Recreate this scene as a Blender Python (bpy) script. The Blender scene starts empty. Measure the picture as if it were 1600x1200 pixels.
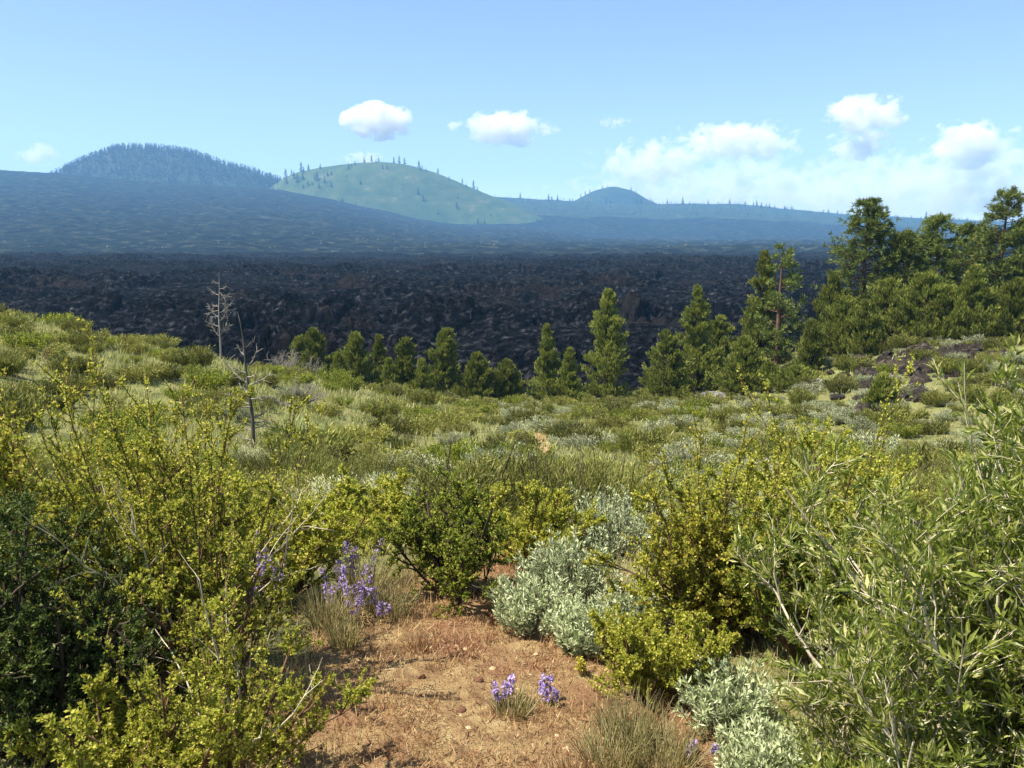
import bpy, math
import numpy as np
from mathutils import Vector

# ------------------------------------------------------------------ camera, world, sun, exposure
S = bpy.context.scene
COL = S.collection
F = 1386.0                      # focal length in pixels of a 1600-wide frame
PITCH = math.radians(8.21)
CAM = np.array([0.0, 0.0, 1.6])
cam_d = bpy.data.cameras.new("camera")
cam_d.sensor_width = 36.0
cam_d.lens = 36.0 * F / 1600.0
cam_d.clip_start = 0.05
cam_d.clip_end = 60000.0
cam = bpy.data.objects.new("camera", cam_d)
COL.objects.link(cam)
cam.location = CAM
cam.rotation_euler = (math.radians(90) - PITCH, 0, 0)
S.camera = cam

SUN_EL, SUN_AZ = math.radians(60), math.radians(-106)     # azimuth from +Y (view direction), negative = to the left
W = bpy.data.worlds.new("World")
S.world = W
W.use_nodes = True
nt = W.node_tree
nt.nodes.clear()
sky = nt.nodes.new("ShaderNodeTexSky")
sky.sky_type = 'NISHITA'
sky.sun_disc = False
sky.sun_elevation = SUN_EL
sky.sun_rotation = SUN_AZ
sky.altitude = 1300
sky.air_density = 1.0
sky.dust_density = 0.8
sky.ozone_density = 0.1
bg = nt.nodes.new("ShaderNodeBackground")
bg.inputs['Strength'].default_value = 0.083
wo = nt.nodes.new("ShaderNodeOutputWorld")
nt.links.new(sky.outputs[0], bg.inputs[0])
nt.links.new(bg.outputs[0], wo.inputs[0])

sun_d = bpy.data.lights.new("sun", 'SUN')
sun_d.energy = 5.0
sun_d.angle = math.radians(0.5)
sun_d.color = (1.0, 0.93, 0.80)
sun = bpy.data.objects.new("sun", sun_d)
COL.objects.link(sun)
sv = Vector((math.sin(SUN_AZ) * math.cos(SUN_EL), math.cos(SUN_AZ) * math.cos(SUN_EL), math.sin(SUN_EL)))
sun.rotation_euler = sv.to_track_quat('Z', 'Y').to_euler()
sun.location = (0, 0, 50)

S.view_settings.view_transform = 'Standard'
S.view_settings.look = 'None'
S.view_settings.exposure = 1.3
S.view_settings.gamma = 1.0
S.cycles.max_bounces = 6
S.cycles.diffuse_bounces = 4
S.cycles.transmission_bounces = 4
S.cycles.glossy_bounces = 2
S.cycles.volume_bounces = 4
S.cycles.volume_step_rate = 0.3
S.cycles.caustics_reflective = False
S.cycles.caustics_refractive = False

# ------------------------------------------------------------------ helpers
def rng_(seed):
    return np.random.default_rng(seed)

def norm(v):
    return v / np.maximum(np.linalg.norm(v, axis=-1, keepdims=True), 1e-9)

_P = np.random.default_rng(7).permutation(256)
_P = np.concatenate([_P, _P, _P])
_G = np.random.default_rng(8).uniform(0, 2 * np.pi, 256)
_G = np.stack([np.cos(_G), np.sin(_G)], -1)

def perlin(x, y):
    x = np.asarray(x, float); y = np.asarray(y, float)
    xi = np.floor(x).astype(int); yi = np.floor(y).astype(int)
    xf = x - xi; yf = y - yi
    xi &= 255; yi &= 255
    u = xf * xf * xf * (xf * (xf * 6 - 15) + 10); v = yf * yf * yf * (yf * (yf * 6 - 15) + 10)
    def g(ix, iy, dx, dy):
        h = _G[_P[_P[ix & 255] + (iy & 255)]]
        return h[..., 0] * dx + h[..., 1] * dy
    a = g(xi, yi, xf, yf); b = g(xi + 1, yi, xf - 1, yf)
    c = g(xi, yi + 1, xf, yf - 1); d = g(xi + 1, yi + 1, xf - 1, yf - 1)
    return 1.4 * ((a * (1 - u) + b * u) * (1 - v) + (c * (1 - u) + d * u) * v)

def fbm(x, y, octv=4):
    s = 0; a = 1.0
    for k in range(octv):
        s = s + a * perlin(x * 2 ** k + 17.3 * k, y * 2 ** k - 9.1 * k); a *= .5
    return s

def worley(x, y):
    xi = np.floor(x).astype(int); yi = np.floor(y).astype(int)
    best = np.full(x.shape, 9.0); sec = np.full(x.shape, 9.0); idv = np.zeros(x.shape)
    for dx in (-1, 0, 1):
        for dy in (-1, 0, 1):
            cx = xi + dx; cy = yi + dy
            h = _P[_P[cx & 255] + (cy & 255)]
            px = cx + (_P[h + 13] / 255.); py = cy + (_P[h + 57] / 255.)
            d = np.hypot(px - x, py - y)
            m = d < best
            sec = np.where(m, best, np.minimum(sec, d))
            idv = np.where(m, h / 255., idv)
            best = np.where(m, d, best)
    return best, sec, idv

def sstep(a, b, x):
    t = np.clip((x - a) / (b - a), 0, 1)
    return t * t * (3 - 2 * t)

class Geo:
    def __init__(s):
        s.V = []; s.F = []; s.n = 0
    def add(s, V, Fa, mi=0, smooth=False):
        V = np.asarray(V, np.float32).reshape(-1, 3)
        s.V.append(V); s.F.append((np.asarray(Fa, np.int64) + s.n, mi, smooth)); s.n += len(V)
    def build(s, name, mats, parent=None, loc=None):
        me = bpy.data.meshes.new(name)
        V = np.concatenate(s.V); me.vertices.add(len(V)); me.vertices.foreach_set('co', V.ravel())
        loops = np.concatenate([f.ravel() for f, _, _ in s.F])
        tot = np.concatenate([np.full(len(f), f.shape[1]) for f, _, _ in s.F])
        st = np.concatenate([[0], np.cumsum(tot)[:-1]])
        me.loops.add(len(loops)); me.loops.foreach_set('vertex_index', loops.astype(np.int32))
        me.polygons.add(len(tot))
        me.polygons.foreach_set('loop_start', st.astype(np.int32))
        me.polygons.foreach_set('material_index', np.concatenate([np.full(len(f), m) for f, m, _ in s.F]).astype(np.int32))
        me.polygons.foreach_set('use_smooth', np.concatenate([np.full(len(f), q) for f, _, q in s.F]).astype(bool))
        for m in (mats if isinstance(mats, (list, tuple)) else [mats]):
            me.materials.append(m)
        me.update(calc_edges=True)
        o = bpy.data.objects.new(name, me)
        COL.objects.link(o)
        if parent: o.parent = parent
        if loc is not None: o.location = loc
        return o

def leaves(g, P, D, L, Wd, rng, mi=0, fold=0.0, at=.5):
    """diamond (or folded) leaves at P pointing along D"""
    n = len(P)
    if n == 0: return
    D = norm(D)
    R = norm(rng.normal(size=(n, 3)))
    Sd = norm(np.cross(D, R))
    N = np.cross(Sd, D)
    L = np.broadcast_to(np.asarray(L, float), (n,))[:, None]; Wd = np.broadcast_to(np.asarray(Wd, float), (n,))[:, None]
    a = P; t = P + D * L
    if fold:
        m = P + D * L * at
        l = m + Sd * Wd / 2 + N * Wd * fold; r = m - Sd * Wd / 2 + N * Wd * fold
        t = t - N * L * .12
        V = np.stack([a, l, t, r, m], 1)
        b = np.arange(n)[:, None] * 5
        g.add(V, np.concatenate([b + [[0, 4, 2, 1]], b + [[0, 3, 2, 4]]]), mi)
    else:
        m = P + D * L * at
        V = np.stack([a, m + Sd * Wd / 2, t, m - Sd * Wd / 2], 1)
        g.add(V, np.arange(n)[:, None] * 4 + [[0, 1, 2, 3]], mi)

def tubes(g, pts, rad, k=4, mi=0):
    """pts (n,m,3), rad (n,m)"""
    n, m, _ = pts.shape
    T = norm(np.gradient(pts, axis=1))
    ref = np.where(np.abs(T[..., 2:3]) > .9, np.array([1., 0, 0]), np.array([0, 0, 1.]))
    A = norm(np.cross(T, ref)); B = np.cross(T, A)
    an = np.arange(k) * 2 * np.pi / k
    V = pts[:, :, None] + rad[:, :, None, None] * (A[:, :, None] * np.cos(an)[:, None] + B[:, :, None] * np.sin(an)[:, None])
    base = (np.arange(n) * m * k)[:, None, None] + (np.arange(m - 1) * k)[None, :, None]
    j = np.arange(k); j2 = (j + 1) % k
    q = np.stack([base + j, base + j2, base + k + j2, base + k + j], -1).reshape(-1, 4)
    g.add(V, q, mi, True)

def grid_faces(nr, nc, wrap=False):
    i = np.arange(nr - 1)[:, None] * nc; j = np.arange(nc - (0 if wrap else 1))[None, :]
    j2 = (j + 1) % nc
    return np.stack([i + j, i + j2, i + nc + j2, i + nc + j], -1).reshape(-1, 4)

def tag(o, label=None, cat=None, group=None, kind=None):
    if label: o['label'] = label
    if cat: o['category'] = cat
    if group: o['group'] = group
    if kind: o['kind'] = kind
    return o

def empty(name, loc, rz=0.0):
    o = bpy.data.objects.new(name, None)
    o.empty_display_size = 0.1
    COL.objects.link(o); o.location = loc; o.rotation_euler = (0, 0, rz)
    return o

def copy_tree(o, parent=None):
    c = o.copy(); COL.objects.link(c)
    if parent: c.parent = parent
    for ch in list(o.children): copy_tree(ch, c)
    return c

# ------------------------------------------------------------------ materials
def new_mat(name):
    m = bpy.data.materials.new(name); m.use_nodes = True
    m.node_tree.nodes.clear()
    return m, m.node_tree

def N(t, typ, **kw):
    n = t.nodes.new(typ)
    for k, v in kw.items():
        if k in n.inputs.keys(): n.inputs[k].default_value = v
        else: setattr(n, k, v)
    return n

def ramp(t, stops, interp='LINEAR'):
    r = t.nodes.new("ShaderNodeValToRGB"); cr = r.color_ramp; cr.interpolation = interp
    while len(cr.elements) < len(stops): cr.elements.new(0.5)
    for e, (p, c) in zip(cr.elements, stops):
        e.position = p; e.color = (*c, 1)
    return r

def leaf_mat(name, stops, transl=.35, rough=.55, spec=.25, objvar=.25):
    m, t = new_mat(name)
    geo = N(t, "ShaderNodeNewGeometry")
    r = ramp(t, stops)
    t.links.new(geo.outputs['Random Per Island'], r.inputs[0])
    oi = N(t, "ShaderNodeObjectInfo")
    mr = N(t, "ShaderNodeMapRange"); mr.inputs['To Min'].default_value = 1 - objvar; mr.inputs['To Max'].default_value = 1 + objvar
    t.links.new(oi.outputs['Random'], mr.inputs[0])
    hsv = N(t, "ShaderNodeHueSaturation")
    t.links.new(r.outputs[0], hsv.inputs['Color']); t.links.new(mr.outputs[0], hsv.inputs['Value'])
    p = N(t, "ShaderNodeBsdfPrincipled", Roughness=rough); p.inputs['Specular IOR Level'].default_value = spec
    tr = N(t, "ShaderNodeBsdfTranslucent")
    mx = N(t, "ShaderNodeMixShader"); mx.inputs[0].default_value = transl
    out = N(t, "ShaderNodeOutputMaterial")
    t.links.new(hsv.outputs[0], p.inputs['Base Color']); t.links.new(hsv.outputs[0], tr.inputs[0])
    t.links.new(p.outputs[0], mx.inputs[1]); t.links.new(tr.outputs[0], mx.inputs[2])
    t.links.new(mx.outputs[0], out.inputs[0])
    return m

def noise_mat(name, stops, scale=5., detail=6., rough=.9, bump=.3, bscale=None, bdist=.05, stretch=(1, 1, 1), spec=.2, second=None):
    m, t = new_mat(name)
    tc = N(t, "ShaderNodeTexCoord"); mp = N(t, "ShaderNodeMapping"); mp.inputs['Scale'].default_value = stretch
    t.links.new(tc.outputs['Object'], mp.inputs[0])
    nz = N(t, "ShaderNodeTexNoise"); nz.inputs['Scale'].default_value = scale; nz.inputs['Detail'].default_value = detail; nz.inputs['Roughness'].default_value = .65
    t.links.new(mp.outputs[0], nz.inputs['Vector'])
    r = ramp(t, stops); t.links.new(nz.outputs['Fac'], r.inputs[0])
    p = N(t, "ShaderNodeBsdfPrincipled", Roughness=rough); p.inputs['Specular IOR Level'].default_value = spec
    colr = r.outputs[0]
    if second:                                   # (scale, stops of a mask, colour) a second patchy colour
        n2 = N(t, "ShaderNodeTexNoise"); n2.inputs['Scale'].default_value = second[0]; n2.inputs['Detail'].default_value = 5
        t.links.new(mp.outputs[0], n2.inputs['Vector'])
        r2 = ramp(t, [(second[1], (0, 0, 0)), (second[2], (1, 1, 1))]); t.links.new(n2.outputs['Fac'], r2.inputs[0])
        mix = N(t, "ShaderNodeMixRGB"); mix.inputs[2].default_value = (*second[3], 1)
        t.links.new(r2.outputs[0], mix.inputs[0]); t.links.new(colr, mix.inputs[1]); colr = mix.outputs[0]
    t.links.new(colr, p.inputs['Base Color'])
    if bump:
        nb = N(t, "ShaderNodeTexNoise"); nb.inputs['Scale'].default_value = bscale or scale * 3; nb.inputs['Detail'].default_value = 8; nb.inputs['Roughness'].default_value = .7
        t.links.new(tc.outputs['Object'], nb.inputs['Vector'])
        b = N(t, "ShaderNodeBump"); b.inputs['Strength'].default_value = bump; b.inputs['Distance'].default_value = bdist
        t.links.new(nb.outputs['Fac'], b.inputs['Height']); t.links.new(b.outputs[0], p.inputs['Normal'])
    out = N(t, "ShaderNodeOutputMaterial"); t.links.new(p.outputs[0], out.inputs[0])
    return m

M = {}
M['ground'] = noise_mat('meadow_soil', [(.3, (.05, .055, .02)), (.45, (.10, .11, .035)), (.55, (.17, .16, .06)), (.7, (.13, .12, .055))], 1.3, 8, bump=.6, bscale=14, bdist=.06,
                        second=(.35, .5, .68, (.17, .19, .06)))
M['path'] = noise_mat('dry_dirt', [(.28, (.16, .09, .042)), (.43, (.31, .195, .092)), (.58, (.44, .305, .14)), (.75, (.57, .45, .24))], 11, 10, bump=1.0, bscale=50, bdist=.04,
                      second=(1.9, .5, .66, (.27, .13, .07)))
M['lava'] = noise_mat('black_lava', [(.3, (.0008, .0008, .001)), (.47, (.0014, .0014, .002)), (.55, (.007, .007, .0085)), (.64, (.030, .030, .034)), (.74, (.10, .10, .105))], .75, 10, rough=1.0, spec=.03, bump=1.0, bscale=1.6, bdist=.5,  # pale upper stops put sunlit facets into the lava colour
                      second=(.04, .56, .70, (.016, .013, .012)))
M['slope'] = noise_mat('far_lava', [(.4, (.005, .006, .007)), (.50, (.012, .014, .013)), (.58, (.026, .032, .020)), (.72, (.085, .088, .06))], .07, 10, rough=1.0, spec=.03, bump=1, bscale=.09, bdist=9,
                       stretch=(.75, 1., 1))
M['ridge'] = noise_mat('scrub_ridge', [(.35, (.010, .022, .007)), (.55, (.020, .036, .011)), (.7, (.06, .068, .03))], .02, 9, bump=1, bscale=.05, bdist=8)
M['cone_green'] = noise_mat('grassy_cinder', [(.35, (.026, .050, .010)), (.52, (.046, .074, .016)), (.64, (.075, .09, .032)), (.72, (.20, .19, .12))], .022, 9, bump=.6, bscale=.05, bdist=6, stretch=(1, 1, 1.6))
M['cone_dark'] = noise_mat('forest_floor', [(.35, (.01, .018, .01)), (.7, (.03, .04, .02))], .03, 6, bump=.5, bscale=.05, bdist=6)
M['rock'] = noise_mat('lava_rock', [(.3, (.010, .008, .007)), (.52, (.03, .023, .018)), (.62, (.075, .058, .045)), (.75, (.17, .14, .11))], 3, 8, bump=1, bscale=7, bdist=.12)
M['pale_rock'] = noise_mat('lichen_rock', [(.3, (.08, .08, .075)), (.6, (.28, .27, .24)), (.75, (.42, .41, .37))], 2.5, 8, bump=1, bscale=6, bdist=.12)
M['clod'] = noise_mat('red_clod', [(.3, (.07, .035, .02)), (.6, (.16, .08, .045))], 40, 6, bump=.6, bscale=90, bdist=.01)
M['white_stone'] = noise_mat('white_stone', [(.3, (.45, .42, .36)), (.6, (.75, .72, .66))], 30, 4, bump=.4, bscale=80, bdist=.01)
M['tan_stone'] = noise_mat('tan_stone', [(.3, (.28, .18, .10)), (.6, (.55, .40, .23))], 40, 5, bump=.4, bscale=80, bdist=.01)
M['bark_dark'] = noise_mat('dark_bark', [(.3, (.025, .018, .013)), (.6, (.07, .05, .035)), (.75, (.12, .09, .065))], 25, 6, bump=.5, bscale=60, bdist=.01, stretch=(1, 1, .2))
M['bark_red'] = noise_mat('red_bark', [(.3, (.06, .035, .022)), (.6, (.15, .085, .05))], 8, 6, bump=.6, bscale=20, bdist=.02, stretch=(1, 1, .2))
M['dead'] = noise_mat('weathered_wood', [(.3, (.12, .10, .085)), (.55, (.30, .27, .23)), (.75, (.48, .45, .40))], 6, 6, bump=.5, bscale=30, bdist=.01, stretch=(1, 1, .2))
M['dead_dark'] = noise_mat('dark_dead_wood', [(.35, (.04, .035, .03)), (.55, (.11, .095, .08)), (.75, (.32, .29, .25))], 5, 6, bump=.5, bscale=30, bdist=.01, stretch=(1, 1, .3))
M['pale_stem'] = noise_mat('pale_stem', [(.3, (.24, .20, .13)), (.6, (.52, .46, .34))], 30, 5, bump=.3, bscale=80, bdist=.003)
M['brown_stem'] = noise_mat('brown_stem', [(.3, (.05, .03, .018)), (.6, (.16, .09, .05))], 30, 5, bump=.3, bscale=80, bdist=.003)

M['bitter'] = leaf_mat('bitterbrush_leaf', [(0, (.16, .195, .022)), (.45, (.34, .36, .038)), (.8, (.54, .515, .075)), (1, (.70, .63, .16))], .52, objvar=.1)
M['bitter_gold'] = leaf_mat('golden_leaf', [(0, (.15, .18, .02)), (.4, (.33, .33, .04)), (.8, (.50, .45, .06)), (1, (.62, .52, .10))], .45, objvar=.1)
M['bitter_deep'] = leaf_mat('deep_green_leaf', [(0, (.07, .105, .012)), (.5, (.19, .235, .026)), (.85, (.37, .385, .05)), (1, (.54, .51, .10))], .52, objvar=.12)
M['dark_leaf'] = leaf_mat('dark_scale_leaf', [(0, (.045, .075, .014)), (.6, (.10, .145, .026)), (1, (.21, .25, .05))], .35, objvar=.12)  # dark juniper-like green, with shade also put into the leaf colour
M['willow'] = leaf_mat('long_leaf', [(0, (.085, .12, .018)), (.5, (.20, .245, .036)), (.85, (.36, .385, .08)), (1, (.62, .59, .27))], .52, .36, .5, objvar=.1)
M['rabbit'] = leaf_mat('rabbitbrush_leaf', [(0, (.075, .09, .015)), (.5, (.15, .16, .028)), (1, (.28, .265, .06))], .28, objvar=.35)
M['snow'] = leaf_mat('snowberry_leaf', [(0, (.11, .125, .022)), (.5, (.225, .23, .04)), (1, (.38, .35, .09))], .28, objvar=.3)
M['sage'] = leaf_mat('sage_leaf', [(0, (.17, .19, .09)), (.5, (.31, .33, .17)), (1, (.48, .48, .30))], .25, objvar=.2)
M['sage_pale'] = leaf_mat('pale_sage_leaf', [(0, (.24, .29, .13)), (.5, (.43, .48, .24)), (1, (.64, .66, .42))], .25, objvar=.1)
M['grass'] = leaf_mat('meadow_grass', [(0, (.14, .16, .042)), (.4, (.28, .29, .082)), (.75, (.42, .405, .15)), (1, (.54, .51, .25))], .35)
M['grass_tuft'] = leaf_mat('tuft_grass', [(0, (.32, .31, .12)), (.5, (.54, .48, .22)), (1, (.72, .63, .36))], .45)
M['dry'] = leaf_mat('dry_cheatgrass', [(0, (.18, .08, .04)), (.35, (.36, .18, .085)), (.7, (.50, .32, .15)), (1, (.62, .49, .28))], .3)
M['dry_tall'] = leaf_mat('straw_grass', [(0, (.34, .20, .09)), (.5, (.52, .38, .17)), (1, (.66, .55, .30))], .35)
M['juniper'] = leaf_mat('juniper_spray', [(0, (.075, .10, .018)), (.5, (.175, .205, .032)), (1, (.31, .31, .06))], .32, objvar=.22)
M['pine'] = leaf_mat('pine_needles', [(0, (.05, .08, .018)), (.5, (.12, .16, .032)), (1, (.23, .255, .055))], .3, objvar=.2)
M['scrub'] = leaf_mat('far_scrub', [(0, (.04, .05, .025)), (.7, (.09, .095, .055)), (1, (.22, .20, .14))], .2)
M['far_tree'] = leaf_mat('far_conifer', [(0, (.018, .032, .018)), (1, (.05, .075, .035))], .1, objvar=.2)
M['petal'] = leaf_mat('violet_petal', [(0, (.27, .18, .42)), (.5, (.43, .31, .60)), (1, (.62, .52, .76))], .35)
M['petal_yellow'] = leaf_mat('yellow_petal', [(0, (.5, .42, .06)), (1, (.65, .58, .10))], .3)

# ------------------------------------------------------------------ ground shape
_gy = np.array([-30, 0, 3.9, 5, 8, 12, 20, 30, 45, 60, 75, 90, 115.])
_gz = np.array([.2, 0, 0, -.12, -1.05, -2.05, -3.5, -5.0, -6.6, -8.3, -10.5, -13, -16.])
_yy = np.arange(-30, 116, .5)
_zz = np.interp(_yy, _gy, _gz)
_zz = np.convolve(np.pad(_zz, 3, mode='edge'), np.ones(7) / 7, 'valid')

def zg(x, y):
    x = np.asarray(x, float); y = np.asarray(y, float)
    z = np.interp(y, _yy, _zz)
    hl = np.interp(x, [-90, -30, -20, -15, -9.3, -3, 3], [8.4, 6.5, 4.55, 3.35, 2.2, .5, 0])
    z = z + hl * sstep(4, 33, y) * (1 - sstep(36, 66, y))
    hr = np.interp(x, [6, 12, 16, 22, 28, 40, 70], [0, .3, 1.4, 3.6, 4.0, 4.6, 5.5])
    z = z + hr * sstep(24, 52, y) * (1 - sstep(63, 90, y))
    z = z + .05 * sstep(1, 6, y) * fbm(x * .9, y * .9, 3) + .22 * sstep(7, 20, y) * fbm(x * .21 + 4, y * .21, 2)
    return z

def zg1(x, y):
    return float(zg(np.array([x]), np.array([y]))[0])

def px_x(px, D):                 # world x of a picture column at forward distance D
    return (px - 800) / F * D
def py_z(py, D):                 # height of a picture row at forward distance D
    return CAM[2] - D * math.tan(PITCH + math.atan((py - 600) / F))

# ground sheet
na, nr = 420, 260
az = np.linspace(0, 2 * np.pi, na, endpoint=False)
rr = np.concatenate([[.02], np.geomspace(.4, 112, nr - 1)])
A_, R_ = np.meshgrid(az, rr)
gx, gy = R_ * np.sin(A_), R_ * np.cos(A_)
gz = zg(gx, gy) + .012 * perlin(gx * 6, gy * 6) * (R_ < 8)
gz = gz - 4 * sstep(95, 112, R_) * (gy > 40)
g = Geo(); g.add(np.stack([gx, gy, gz], -1), grid_faces(nr, na, True)[:, ::-1], 0, True)
tag(g.build('ground', M['ground']), 'rolling meadow ground falling away from the viewer', 'ground', kind='structure')

# dirt path: ribbon on the ground
def path_c(y):
    return np.interp(y, [-2, 2, 4, 6, 12, 20, 30, 40], [-.12, -.12, -.10, .05, .3, .55, .95, 1.6])
def path_w(y):
    return np.interp(y, [-2, 3, 3.8, 4.6, 6, 24, 27, 31, 36], [.85, .85, .72, .5, .34, .3, .42, .42, .2])
ys = np.concatenate([np.linspace(-1.5, 6, 120), np.linspace(6.1, 36, 150)])
us = np.linspace(-1, 1, 25)
U, Y = np.meshgrid(us, ys)
ew = 1 + .22 * perlin(Y * 2.1, U * .0 + np.sign(U) * 3.3) + .1 * perlin(Y * 7, np.sign(U) * 5.1)
X = path_c(Y) + U * path_w(Y) * ew
Z = zg(X, Y) + .012 * perlin(X * 6, Y * 6) + .008 + .01 * (1 - np.abs(U)) * fbm(X * 9, Y * 9, 3) - .012 * (np.abs(U) > .97)
g = Geo(); g.add(np.stack([X, Y, Z], -1), grid_faces(len(ys), len(us))[:, ::-1] if False else grid_faces(len(ys), len(us)), 0, True)
tag(g.build('path', M['path']), 'dusty reddish footpath between the bushes', 'path', kind='structure')

# lava field
na, nr = 1100, 600
az = np.linspace(-.86, .86, na); rr = np.geomspace(76, 1000, nr)
A_, R_ = np.meshgrid(az, rr)
x, y = R_ * np.sin(A_), R_ * np.cos(A_)
base = np.interp(R_, [76, 84, 95, 150, 300, 480, 560, 720, 1000], [-17, -13, -11, -8.5, -4.4, -1.9, -1.0, 0.6, 4.5])
base = base + 2.4 * fbm(x / 170 + 2, y / 120, 2) * sstep(140, 320, R_)
big = fbm(x / 38, y / 26, 3) * 1.5
def domes(sc, wa, p, q):
    w1, w2, wid = worley(x / sc + wa * perlin(x / sc * .8, y / sc * .8), y / sc + wa * perlin(x / sc * .8 + 9, y / sc * .8))
    return (p + q * wid) * np.clip(1 - (w1 / .75) ** 2, 0, 1) ** .7
rough = domes(9., .6, .1, 2.6) + domes(3.8, .5, .15, 1.3) + domes(1.5, .4, .1, .6) + .35 * fbm(x / 1.3, y / 1.3, 3) - 1.2
rough = rough + .8 * (1 - 2 * np.abs(perlin(x / 12, y / 12)))
amp = np.interp(R_, [76, 90, 250, 600, 1000], [1.0, 1.0, .7, .65, .7]) * (.45 + .85 * sstep(-.35, .4, perlin(x / 48 + 3, y / 26)))
z = base + big + amp * rough
g = Geo(); g.add(np.stack([x, y, z], -1), grid_faces(nr, na), 0, False)
tag(g.build('lava_field', M['lava']), 'jagged black lava field beyond the trees', 'lava field', kind='structure')

# far slopes
def prof(pts, D):
    p = np.array([(px_x(a, D), CAM[2] + D * math.tan(-PITCH - math.atan((b - 600) / F))) for a, b in pts])
    return lambda xx: np.interp(xx, p[:, 0], p[:, 1])
DA, DB = 2500., 3600.
pA = prof([(-700, 250), (-300, 258), (0, 265), (60, 268), (110, 271), (200, 281), (300, 287), (440, 296), (520, 311), (600, 329), (650, 341), (700, 350), (780, 355), (860, 359), (950, 374), (1050, 386), (1200, 396), (1400, 402), (2400, 404)], DA)
pB = prof([(-700, 340), (400, 310), (700, 302), (800, 309), (900, 315), (1010, 318), (1150, 319), (1230, 327), (1300, 334), (1450, 342), (1600, 348), (2400, 366)], DB)
na, nr = 760, 420
ta = np.linspace(-1.05, 1.05, na); ry = np.concatenate([np.geomspace(500, 2500, 260), np.linspace(2515, 3600, 120), np.linspace(3630, 4300, 40)])
TA, YY = np.meshgrid(ta, ry)
XX = TA * YY
crestA = pA(TA * DA); crestB = pB(TA * DB)
tA = np.clip((YY - 700) / (DA - 700), 0, 1)
zA = -8 + (crestA + 8) * (.35 * tA + .65 * tA ** 1.5) - np.clip(YY - DA, 0, None) * .30
zB = np.where(YY < 2300, np.interp(YY, [500, 640, 760, 1000, 2300], [-14, -7, -1.5, 7, 42]), 42 + (crestB - 42) * np.clip((YY - 2300) / 1300, 0, 1) ** .9) - np.clip(YY - DB, 0, None) * .25
sm = 6.0
zz = np.maximum(zA, zB) + sm * np.exp(-np.abs(zA - zB) / sm) * .35
relief = fbm(XX / 130, YY / 90, 4) * 5 + (1 - 2 * np.abs(perlin(XX / 45, YY / 32))) * 2.2
zz = zz + relief * sstep(520, 800, YY) * (1 - .6 * sstep(2200, 2500, YY) * (YY < 2600)) * (1 - .6 * sstep(3300, 3600, YY))
fo = grid_faces(nr, na)
isB = (YY > 2850) & (zB > zA)
fm = isB.ravel()[fo[:, 0]]
g = Geo(); V = np.stack([XX, YY, zz], -1)
g.add(V, fo[~fm], 0, True)
g.F.append((fo[fm], 1, True))
tag(g.build('lava_slope', [M['slope'], M['ridge']]), 'long hazy blue lava slope rising to the horizon', 'slope', kind='structure')

def far_z(px, D, arr=None):
    ix = np.searchsorted(ta, px / 1.0)
def terrain_far(xq, yq):
    j = np.interp(xq / yq, ta, np.arange(na)); i = np.interp(yq, ry, np.arange(nr))
    return zz[np.round(i).astype(int), np.round(j).astype(int)]

def cone(name, D, depth, pts, mat, label, pw=1.0, jit=8.0):
    p = np.array([(px_x(a, D), CAM[2] + D * math.tan(-PITCH - math.atan((b - 600) / F))) for a, b in pts])
    xs = np.linspace(p[0, 0], p[-1, 0], 170); vs = np.linspace(-1, 1, 110)
    Xc, Vc = np.meshgrid(xs, vs)
    prof_z = np.interp(Xc, p[:, 0], p[:, 1])
    prof_z = sum(np.interp(Xc + d, p[:, 0], p[:, 1]) for d in (-12, 0, 12)) / 3
    lo = min(p[0, 1], p[-1, 1]) - 25
    fall = np.cos(np.clip(np.abs(Vc), 0, 1) * np.pi / 2) ** pw
    Yc = D + Vc * depth
    Xw = Xc * (Yc / D) ** .5
    Zc = lo - 60 + (prof_z - lo + 60) * fall + jit * fbm(Xc / 60, Yc / 60, 4) * np.clip(1 - fall, .15, 1)
    g = Geo(); g.add(np.stack([Xw, Yc, Zc], -1), grid_faces(110, 170), 0, True)
    o = g.build(name, mat)
    tag(o, label, 'hill', kind='structure')
    def at(xq, vq):
        zi = np.interp(xq, p[:, 0], p[:, 1])
        f = np.cos(np.clip(np.abs(vq), 0, 1) * np.pi / 2) ** pw
        yq = D + vq * depth
        return np.stack([xq * (yq / D) ** .5, yq, lo - 60 + (zi - lo + 60) * f], -1)
    return at, p

C1 = cone('hill', 2900, 420, [(60, 290), (100, 278), (118, 271), (150, 255), (180, 243), (205, 234), (250, 234), (300, 239), (330, 246), (352, 256), (400, 269), (440, 283), (480, 298), (520, 312)], M['cone_dark'],
          'dark forested hill with a flat rounded top', .9)
C2 = cone('hill', 2760, 270, [(400, 306), (430, 292), (470, 270), (520, 260), (560, 255), (600, 253), (640, 257), (680, 269), (720, 285), (760, 303), (800, 318), (850, 343), (900, 372)], M['cone_green'],
          'smooth grassy green hill with scattered trees on top', .8)
C3 = cone('hill', 3780, 220, [(860, 328), (890, 317), (903, 310), (925, 298), (955, 291), (985, 298), (1008, 312), (1030, 322), (1060, 330)], M['ridge'],
          'small pointed hill far off on the ridge', .8)

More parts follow.
